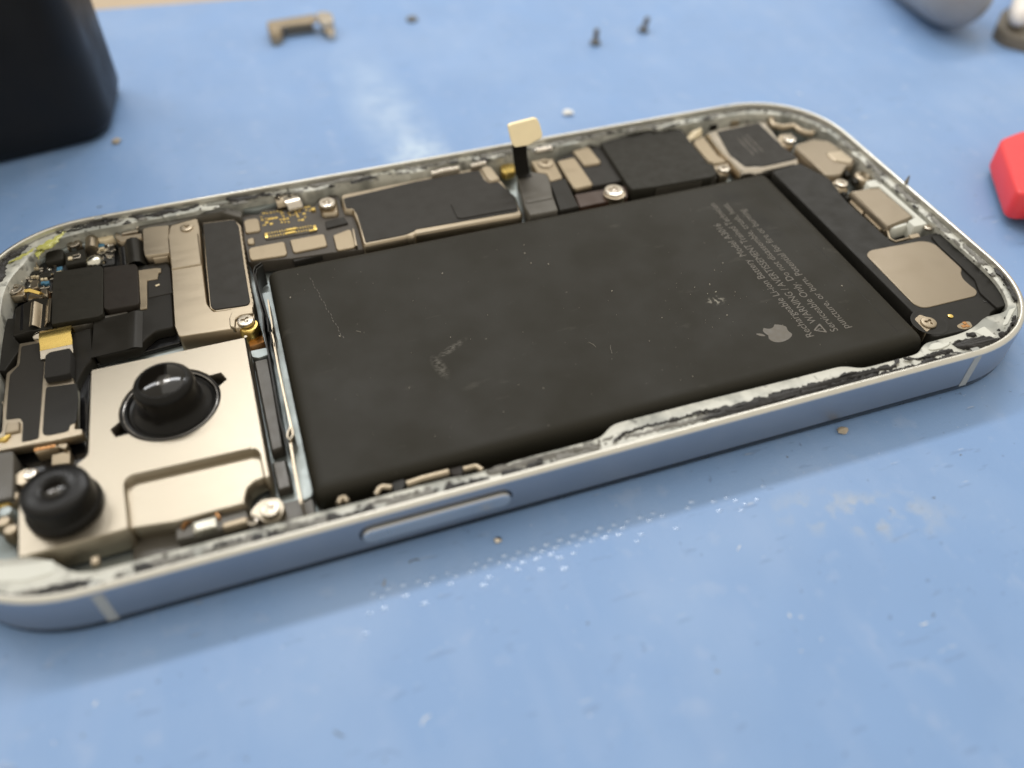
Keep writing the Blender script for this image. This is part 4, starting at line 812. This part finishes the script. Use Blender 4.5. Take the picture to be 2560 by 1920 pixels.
plate('screw_lug', [(12.921, 1.035), (13.056, 1.095), (13.144, 0.974), (13.112, 0.829), (12.915, 0.746)], .3, .5075, 'nickelmatte', SP, r=.03, b=.004)
x, y, r = 13.054, 0.895, 0.113; screw(x, y, .535, r, SP, 'tri', 'nickelmatte')
x, y, r = 13.452, 0.917, 0.037; lathe('gold_pin', x, y, [(r, .49), (r, .515), (0, .52)], 'gold', SP, 14)
plate('contact_pad', [(13.406, 0.725), (13.533, 0.76), (13.653, 0.747), (13.609, 0.619), (13.459, 0.618), (13.402, 0.67)], .49, .507, 'pad', SP, r=.05, b=.004)
for x, y in [(13.549, 0.73), (13.547, 0.666), (13.487, 0.678)]:
    mini('contact_dot', x, y, .506, .05, .05, .008, 'copper', SP, 0)
x, y = (14.171, 1.018); mini('slot', x, y, .5, .10, .04, .004, 'blackgloss', SP, -.6)
x, y, r = 13.975, 0.606, 0.08; screw(x, y, .47, r, PHONE, 'cross', 'screw')
# white corner pieces near the right front
plate('white_block', [(13.905, 0.463), (14.248, 0.712), (14.297, 0.709), (14.388, 0.732), (14.392, 0.678), (14.214, 0.566), (14.096, 0.476), (13.997, 0.407), (13.91, 0.398)], .3, .62, 'white', PHONE, r=.04, b=.03)
plate('white_block', [(13.425, 0.464), (13.66, 0.512), (13.675, 0.269), (13.574, 0.266), (13.491, 0.342)], .3, .618, 'white', PHONE, r=.03, b=.015)
plate('white_block', [(12.585, 0.363), (12.711, 0.454), (12.84, 0.448), (12.856, 0.394), (13.023, 0.412), (12.94, 0.33), (12.782, 0.298), (12.624, 0.315)], .4, .622, 'white', PHONE, r=.04, b=.02)
blob('black_residue', [(12.967, 0.358), (13.135, 0.388), (13.311, 0.366), (13.526, 0.32), (13.67, 0.223), (13.698, 0.164), (13.429, 0.156), (13.16, 0.144), (12.986, 0.261)], .612, .05, 'glue', PHONE, .03, .05, 11)
blob('black_residue', [(13.319, 0.481), (13.404, 0.465), (13.432, 0.369), (13.378, 0.35), (13.279, 0.407)], .61, .04, 'glue', PHONE, .02, .05, 12)
blob('black_residue', [(13.718, 0.301), (13.957, 0.372), (14.205, 0.533), (14.257, 0.476), (14.151, 0.32), (13.95, 0.249), (13.745, 0.193), (13.708, 0.23)], .612, .075, 'glue', PHONE, .035, .045, 13)
blob('black_residue', [(14.654, 1.419), (14.828, 1.449), (14.828, 1.275), (14.697, 0.925), (14.513, 0.715), (14.507, 0.879), (14.59, 1.071)], .605, .06, 'glue', PHONE, .03, .05, 14)
blob('black_residue', [(12.161, 0.286), (12.382, 0.271), (12.545, 0.288), (12.746, 0.304), (12.912, 0.273), (12.916, 0.23), (12.778, 0.199), (12.428, 0.209)], .612, .03, 'glue', PHONE, .03, .04, 15)
blob('black_residue', [(7.853, 0.202), (8.016, 0.325), (8.431, 0.328), (8.751, 0.323), (9.155, 0.313), (9.561, 0.294), (10.25, 0.312), (10.774, 0.314), (10.733, 0.217), (10.165, 0.168), (9.413, 0.176), (9.305, 0.284), (8.817, 0.291), (8.41, 0.284), (8.028, 0.281)], .612, .028, 'glue', PHONE, .03, .04, 16)
blob('black_residue', [(9.123, 0.269), (9.544, 0.247), (10.23, 0.284), (10.921, 0.295), (11.255, 0.331), (11.695, 0.284), (12.059, 0.289), (11.978, 0.205), (11.51, 0.187), (11.156, 0.182), (10.625, 0.13), (10.144, 0.14), (9.573, 0.101), (9.073, 0.173)], .612, .035, 'glue', PHONE, .035, .045, 20)
blob('black_residue', [(9.3, .10), (10.4, .10), (11.6, .10), (12.9, .10), (12.8, .19), (11.9, .17), (11.0, .23), (10.2, .22), (9.5, .16)], .612, .035, 'glue', PHONE, .035, .045, 27)
blob('grey_residue', [(8.021, 0.264), (8.561, 0.264), (9.123, 0.251), (9.347, 0.208), (8.999, 0.169), (8.366, 0.189), (7.994, 0.203)], .611, .02, 'gluegrey', PHONE, .025, .04, 17)
blob('grey_residue', [(6.202, 0.268), (6.463, 0.296), (6.698, 0.306), (7.165, 0.299), (7.684, 0.248), (7.672, 0.191), (7.245, 0.198), (6.775, 0.193), (6.272, 0.201)], .608, .03, 'gluegrey', PHONE, .02, .05, 18)
blob('grey_residue', [(4.725, 0.234), (4.886, 0.288), (5.092, 0.246), (5.372, 0.277), (5.39, 0.216), (5.084, 0.209), (4.782, 0.201)], .608, .03, 'gluegrey', PHONE, .02, .05, 19)
for k, (a, b_, c_, m_) in enumerate(((2.15, 2.75, .05, 'gluegrey'), (2.95, 3.55, .05, 'glue'), (3.75, 4.25, .05, 'gluegrey'), (1.1, 1.7, .06, 'glue'))):
    blob('grey_residue', [(a, .11), (b_, .11), (b_ + .03, .25), (a + .08, .28)], .608, c_ * .6, m_, PHONE, .03, .05, 30 + k)
for k in range(9):                       # along the far side
    a = .9 + k * 1.45 + rnd.uniform(-.2, .2); b_ = a + rnd.uniform(.5, 1.25)
    blob('black_residue' if k < 3 else 'grey_residue', [(a, LY - .11), (b_, LY - .11), (b_ - .1, LY - .19), (a + .1, LY - .215)], .609, .03, 'glue' if k < 3 else 'gluegrey', PHONE, .035, .05, 40 + k)
for k in range(5):                       # along the right end
    a = 1.6 + k * .85; blob('grey_residue', [(LX - .11, a), (LX - .11, a + .6), (LX - .18, a + .55), (LX - .21, a + .1)], .609, .03, 'gluegrey', PHONE, .025, .05, 60 + k)
blob('black_residue', [(1.291, 7.26), (1.592, 7.26), (2.021, 7.202), (2.092, 7.111), (1.807, 7.006), (1.596, 6.977), (1.383, 7.114)], .609, .045, 'glue', PHONE, .03, .05, 71)
blob('black_residue', [(0.321, 6.585), (0.403, 6.587), (0.431, 6.428), (0.416, 5.968), (0.371, 5.926), (0.17, 6.05), (0.128, 6.529)], .609, .05, 'glue', PHONE, .03, .05, 72)
# near edge: white plate, springs and clips by the side button
plate('white_corner_plate', [(0.295, 0.817), (0.926, 0.683), (1.321, 0.621), (1.357, 0.449), (1.282, 0.414), (1.025, 0.41), (0.315, 0.631)], .3, .622, 'white', PHONE, r=.04, b=.02)
lathe('plate_dimple', (1.174, 0.506)[0], (1.174, 0.506)[1], [(.07, .618), (.07, .624), (.05, .621), (0, .619)], 'white', PHONE, 16)
x, y = (1.758, 0.462); mini('contact', x, y, .55, .08, .10, .07, 'nickelmatte', PHONE, 0)
tube('button_spring', [(*q, .50) for q in [(5.269, 0.467), (5.47, 0.486), (5.798, 0.485)]], .05, 'nickel', PHONE, 10)
tube('button_spring', [(*q, .50) for q in [(4.881, 0.435), (4.942, 0.512), (4.988, 0.525), (5.089, 0.478)]], .04, 'nickel', PHONE, 10)
tube('button_spring', [(*q, .50) for q in [(5.977, 0.469), (6.104, 0.47), (6.149, 0.463), (6.193, 0.382)]], .04, 'nickel', PHONE, 10)
plate('spring_block', [(5.101, 0.558), (5.265, 0.568), (5.261, 0.477), (5.203, 0.398), (5.086, 0.395)], .2, .5, 'black', PHONE, r=.03)
plate('spring_block', [(5.813, 0.538), (5.997, 0.536), (5.98, 0.439), (5.933, 0.396), (5.819, 0.434)], .2, .5, 'chipbrown', PHONE, r=.03)
tube('button_spring', [(*q, .50) for q in [(4.439, 0.445), (4.473, 0.515), (4.526, 0.511), (4.545, 0.437)]], .04, 'nickelmatte', PHONE, 10)
plate('gap_darkener', [(2.05, .36), (4.15, .36), (4.15, .85), (2.05, .85)], .17, .27, 'flexgrey', PHONE, r=.02)  # added plate whose dark colour stands in for shade in the gap
plate('near_rail', [(4.25, .36), (13.0, .40), (13.0, .62), (4.25, .62)], .17, .26, 'black', PHONE, r=.01)
plate('far_rail', [(12.82, .6), (12.99, .6), (12.99, 5.0), (12.82, 5.0)], .17, .25, 'black', PHONE, r=.01)
# ragged black and pale crumbs of old adhesive along the ledge
def flakes(m, n, seed, a, b):
    rr = random.Random(seed); V = []; F = []
    for _ in range(n):
        q, nn = OUT[rr.randrange(len(OUT))]
        if q.y < .5 and 8.0 < q.x < 12.4: continue
        p = q + nn * rr.uniform(a, b); s_ = rr.choice((.008, .012, .018, .028, .045, .06)) * rr.uniform(.6, 1.3); t = Vector((nn.y, -nn.x)); h = rr.uniform(.008, .035); st = len(V); e = rr.uniform(.7, 2.6)
        for k in range(7):
            an = 6.2832 * k / 7; f = rr.uniform(.55, 1.25); w = p + t * math.cos(an) * s_ * e * f + nn * math.sin(an) * s_ * .7 * f; w = keep_in((w.x, w.y), .098); V.append((w[0], w[1], .602))
        for k in range(7): V.append(((V[st + k][0] + p.x) / 2 + rr.uniform(-.2, .2) * s_, (V[st + k][1] + p.y) / 2 + rr.uniform(-.2, .2) * s_, .606 + h * rr.uniform(.4, 1)))
        for k in range(7): F.append((st + k, st + (k + 1) % 7, st + 7 + (k + 1) % 7, st + 7 + k))
        F.append(tuple(st + 7 + k for k in range(7)))
    return link('residue_flakes', V, F, m, LEDGE, kind='stuff')
flakes('glue', 330, 3, .10, .26); flakes('gluegrey', 260, 4, .10, .30); flakes('white', 70, 5, .11, .29)
for k in range(8):
    a = 2.15 + k * .70; blob('grey_residue', [(a, .11), (a + .62, .11), (a + .55, .24 + .04 * math.sin(k * 2.1)), (a + .3, .20), (a + .05, .25)], .609, .03, 'gluegrey' if k % 3 == 1 else 'glue', PHONE, .04, .04, 80 + k)
def corner_blob(name, ok, w, m, seed, h=.035):
    P = [(q, nn) for q, nn in OUT if ok(q)]
    if abs((P[0][0] - P[-1][0]).length) < .1: return
    cut = max(range(1, len(P)), key=lambda i: (P[i][0] - P[i - 1][0]).length)
    if (P[cut][0] - P[cut - 1][0]).length > .3: P = P[cut:] + P[:cut]
    a = [tuple(q + nn * .11) for q, nn in P]; b = [tuple(q + nn * (.11 + w * (.65 + .5 * math.sin(i * .9 + seed)))) for i, (q, nn) in enumerate(P)]
    blob(name, a + b[::-1], .608, h, m, PHONE, .03, .05, seed)
corner_blob('grey_residue', lambda q: q.x < 1.5 and q.y < .55 and q.x > .55, .10, 'gluegrey', 91)
corner_blob('black_residue', lambda q: q.x < .5 and .6 < q.y < 1.7, .08, 'glue', 92)
corner_blob('grey_residue', lambda q: q.x < .3 and 2.0 < q.y < 4.6, .07, 'gluegrey', 93)
corner_blob('black_residue', lambda q: q.x < .9 and q.y > 5.9 and q.y < 6.9, .08, 'glue', 94)
corner_blob('grey_residue', lambda q: q.x > 13.3 and q.y > 5.9, .07, 'gluegrey', 95)
# hair stuck on the right rim
OFF = Vector((14.70, 3.76, .70))
hair = tube('bristle', [(14.70, 3.76, .70), (14.71, 3.78, .75), (14.73, 3.79, .81), (14.73, 3.79, .85)], [.03, .035, .02, .008], 'gluegrey', None, 6)
hair.location = OFF; tag(hair, 'tiny dark bristle of glue sticking up from the right rim of the phone', 'bristle')
OFF = Vector((0, 0, 0))

# ------------------------------------------------------------------ things on the mat
# tall black case, top left
def black_case():
    global OFF
    loc = (-1.3, 11.8, 0)
    o = thing('black_case', loc, 'tall black plastic box standing at the back left of the blue mat', 'box')
    V = []; F = []; n = 0
    levels = [(0.0, .22), (.10, .08), (.30, .01), (.6, 0.0), (3, -.02), (9, .0), (9.2, .1)]
    base = [(-7, 9.35), (1.80, 10.84), (2.06, 13.3), (-7, 12.4)]
    for z, ins in levels:
        P = rpoly(ccw(base), .6, 6); P = inset(P, ins); n = len(P)
        V += [(x, y, z) for x, y in P]
    for k in range(len(levels) - 1):
        for i in range(n): F.append((k * n + i, k * n + (i + 1) % n, k * n + n + (i + 1) % n, k * n + n + i))
    F.append(tuple(range(n))); F.append(tuple((len(levels) - 1) * n + i for i in range(n)))
    link('body', V, F, 'tool', o, smooth=True, sharp=60)
    OFF = Vector((0, 0, 0))
black_case()
# loose metal bracket
def bracket():
    global OFF
    o = thing('metal_bracket', (5.95, 14.9, 0), 'small bent nickel bracket with two feet lying on the mat behind the phone', 'bracket')
    plate('bar', [(5.306, 14.781), (6.438, 14.843), (6.428, 14.441), (6.259, 14.398), (5.673, 14.427), (5.29, 14.327)], .22, .28, 'nickelmatte', o, r=.05, b=.02)
    plate('web', [(5.686, 14.847), (6.358, 14.86), (6.328, 14.501), (5.651, 14.495)], .0, .12, 'darkscrew', o, r=.03, b=.02)
    plate('foot', [(5.28, 14.701), (5.666, 14.772), (5.568, 14.152), (5.351, 14.003), (5.282, 14.184)], .0, .26, 'nickelmatte', o, r=.05, b=.05)
    plate('foot', [(6.505, 14.56), (6.845, 14.615), (6.754, 13.951), (6.605, 13.871), (6.509, 14.097)], .0, .22, 'steel', o, r=.05, b=.05)
    plate('lug', [(6.444, 14.708), (6.654, 14.741), (6.819, 14.583), (6.785, 14.158), (6.476, 14.162)], .2, .36, 'steel', o, r=.06, b=.03)
    OFF = Vector((0, 0, 0))
bracket()
def loose_screw(x, y, lean, label):
    global OFF
    o = thing('loose_screw', (x, y, 0), label, 'screw', 'loose dark screws standing behind the phone')
    prof = [(0, .0), (.11, 0), (.125, .02), (.125, .06), (.10, .08), (.06, .10)]
    for k in range(7): prof += [(.07, .11 + k * .033), (.055, .125 + k * .033)]
    prof += [(.04, .345), (0, .35)]
    mx = Matrix.Translation((x, y, 0)) @ Matrix.Rotation(lean, 4, 'Y') @ Matrix.Rotation(-.12, 4, 'X') @ Matrix.Translation((-x, -y, 0))
    h = [p for p in prof if p[1] <= .10]; t = [(.07, .10)] + [p for p in prof if p[1] > .10]
    lathe('head', x, y, h, 'darkscrew', o, 16, mx=mx); lathe('thread', x, y, t, 'darkscrew', o, 14, mx=mx)
    OFF = Vector((0, 0, 0))
loose_screw(12.40, 11.80, .10, 'left of two tiny dark screws standing upright on the mat behind the phone')
loose_screw(13.72, 12.05, .34, 'right, more tilted of two tiny dark screws standing on the mat behind the phone')
OFF = Vector((8.68, 14.39, 0))
o = lathe('screw_head', 8.68, 14.39, [(0, 0), (.13, 0), (.14, .04), (.11, .07), (.05, .075), (0, .05)], 'darkscrew', None, 18); o.location = OFF
tag(o, 'tiny grey screw head lying flat between the bracket and the two standing screws', 'screw head')
OFF = Vector((0, 0, 0))
# grey rounded handle, top right
loc = (20.75, 10.6, .78); OFF = Vector(loc)
mx = Matrix.Translation(loc) @ Matrix.Rotation(math.radians(-14), 4, 'Z') @ Matrix.Rotation(math.radians(-97), 4, 'X')
prof = [(0, -1.45), (.22, -1.43), (.45, -1.35), (.62, -1.2), (.72, -1.0), (.77, -.7), (.78, -.3), (.78, 2.0), (.74, 2.3), (.76, 2.6), (.76, 4.8), (.6, 5), (0, 5)]
hd = thing('grey_handle', loc, 'grey rounded tool handle lying on the far right of the mat', 'tool handle')
lathe('grip', 0, 0, [(r, z) for r, z in prof if z <= 2.0], 'greyplastic', hd, 40, mx=mx)
lathe('collar', 0, 0, [(r, z) for r, z in prof if z >= 2.0], 'greyplastic', hd, 40, mx=mx)
OFF = Vector((0, 0, 0))
# olive flat tool with white rod on it
OFF = Vector((22.9, 9.6, 0))
o = plate('flat_tool', [(21.35, 9.2), (21.25, 8.75), (21.6, 8.2), (26.2, 6.6), (26.6, 9.8), (22.9, 10.1), (22.2, 9.95)], .0, .30, 'olive', None, r=.35, b=.06, n=5); o.location = OFF
tag(o, 'flat dark olive tool at the top right corner under a white rod', 'flat tool')
OFF = Vector((21.9, 9.2, .6))
o = tube('white_rod', [(21.42, 8.72, .56), (21.46, 8.76, .56), (21.54, 8.83, .57), (21.68, 8.96, .58), (22.6, 9.85, .62), (24.8, 12.0, .72)], [.04, .13, .20, .24, .25, .25], 'whiteplastic', None, 20); o.location = OFF
tag(o, 'white rounded plastic rod resting on the olive tool at the top right', 'rod')
OFF = Vector((0, 0, 0))
# red handle with a steel blade, right edge
rt = thing('red_tool', (17.2, 3.6, 0), 'bright red plastic handle of a hand tool lying beside the right end of the phone', 'hand tool')
plate('handle', [(16.40, 3.0), (17.6, 2.66), (19.6, 2.4), (19.9, 4.4), (18.0, 4.72), (17.35, 4.58), (17.12, 4.22)], .17, .66, 'red', rt, r=.24, b=.05, n=6)
plate('blade', [(16.72, 2.95), (17.15, 2.85), (16.9, 1.35), (16.62, 1.1), (16.45, 1.4)], .22, .34, 'nickelmatte', rt, r=.06, b=.03)
OFF = Vector((0, 0, 0))
# crumbs on the mat
def crumb(x, y, s, m, label, h=.5):
    global OFF
    OFF = Vector((x, y, 0)); bm = bmesh.new(); bmesh.ops.create_icosphere(bm, subdivisions=2, radius=1)
    V = []; 
    for v in bm.verts: f = 1 + .45 * noise.noise(v.co * 1.3 + Vector((x, y, 0))); V.append((x + v.co.x * s * f, y + v.co.y * s * f * .8, max(0, s * h * .9 + v.co.z * s * f * h)))
    F = [tuple(v.index for v in f.verts) for f in bm.faces]; bm.free()
    o = link('crumb', V, F, m, None, smooth=True, sharp=30); o.location = OFF; tag(o, label, 'crumb'); OFF = Vector((0, 0, 0))
crumb(11.13, -.12, .075, 'crumb', 'beige crumb on the mat just below the long side of the phone')
crumb(6.17, -.30, .05, 'steel', 'shiny metal bead on the mat below the side button')
crumb(10.65, 9.0, .13, 'whitecrumb', 'white fluff speck on the mat behind the gold connector plate', .35)
crumb(1.85, 10.75, .09, 'crumb', 'brown flake on the mat at the corner of the black box')

# embossed dots of the mat, made glossier and set only in a band to add lamp glints
V = []; F = []
for r_ in range(7):
    for k in range(30):
        x, y = 4.4 + k * .178 + (r_ % 2) * .089, -.52 - r_ * .077 + .010 * math.sin(k * .9)
        if rnd.random() > (.95, .9, .7, .4, .2, .1, .06)[r_] * max(0, 1.15 - abs(x - 7.0) / 3.0): continue
        R_ = .036 + .012 * rnd.random(); st = len(V)
        for rr_, z_ in ((1, 0), (.75, .45), (.4, .85)):
            for i in range(8): V.append((x + R_ * rr_ * math.cos(i * .7854), y + R_ * rr_ * .9 * math.sin(i * .7854), -.0452 + .007 * z_))
        V.append((x, y, -.0452 + .007))
        for a in (0, 8):
            for i in range(8): F.append((st + a + i, st + a + (i + 1) % 8, st + a + 8 + (i + 1) % 8, st + a + 8 + i))
        for i in range(8): F.append((st + 16 + i, st + 16 + (i + 1) % 8, st + 24))
link('embossed_dots', V, F, 'matgloss', MATO, smooth=True, kind='stuff', sharp=80)
def lint(m, n, seed):
    rr = random.Random(seed); B = []
    for _ in range(n):
        x, y = rr.uniform(-1, 17), rr.choice((rr.uniform(-4.5, -.3), rr.uniform(-3, -.2), rr.uniform(7.5, 16)))
        a = rr.uniform(0, 6.3); cv = rr.uniform(-12, 12); w = rr.uniform(.006, .012)
        for k in range(rr.choice((1, 1, 1, 2, 4, 6))):
            B.append((x, y, -.046, -.04 + rr.random() * .006, .026, w * rr.uniform(.8, 2), a)); x += .022 * math.cos(a); y += .022 * math.sin(a); a += cv * .02
    joined('lint', B, m, MATO)
lint('darkscrew', 26, 21); lint('dust', 22, 22); lint('whitecrumb', 14, 23)
for o in list(S.objects):
    if o.parent is None and o is not PHONE and o.get('category') and o.name != 'bristle': o.location.z -= .045
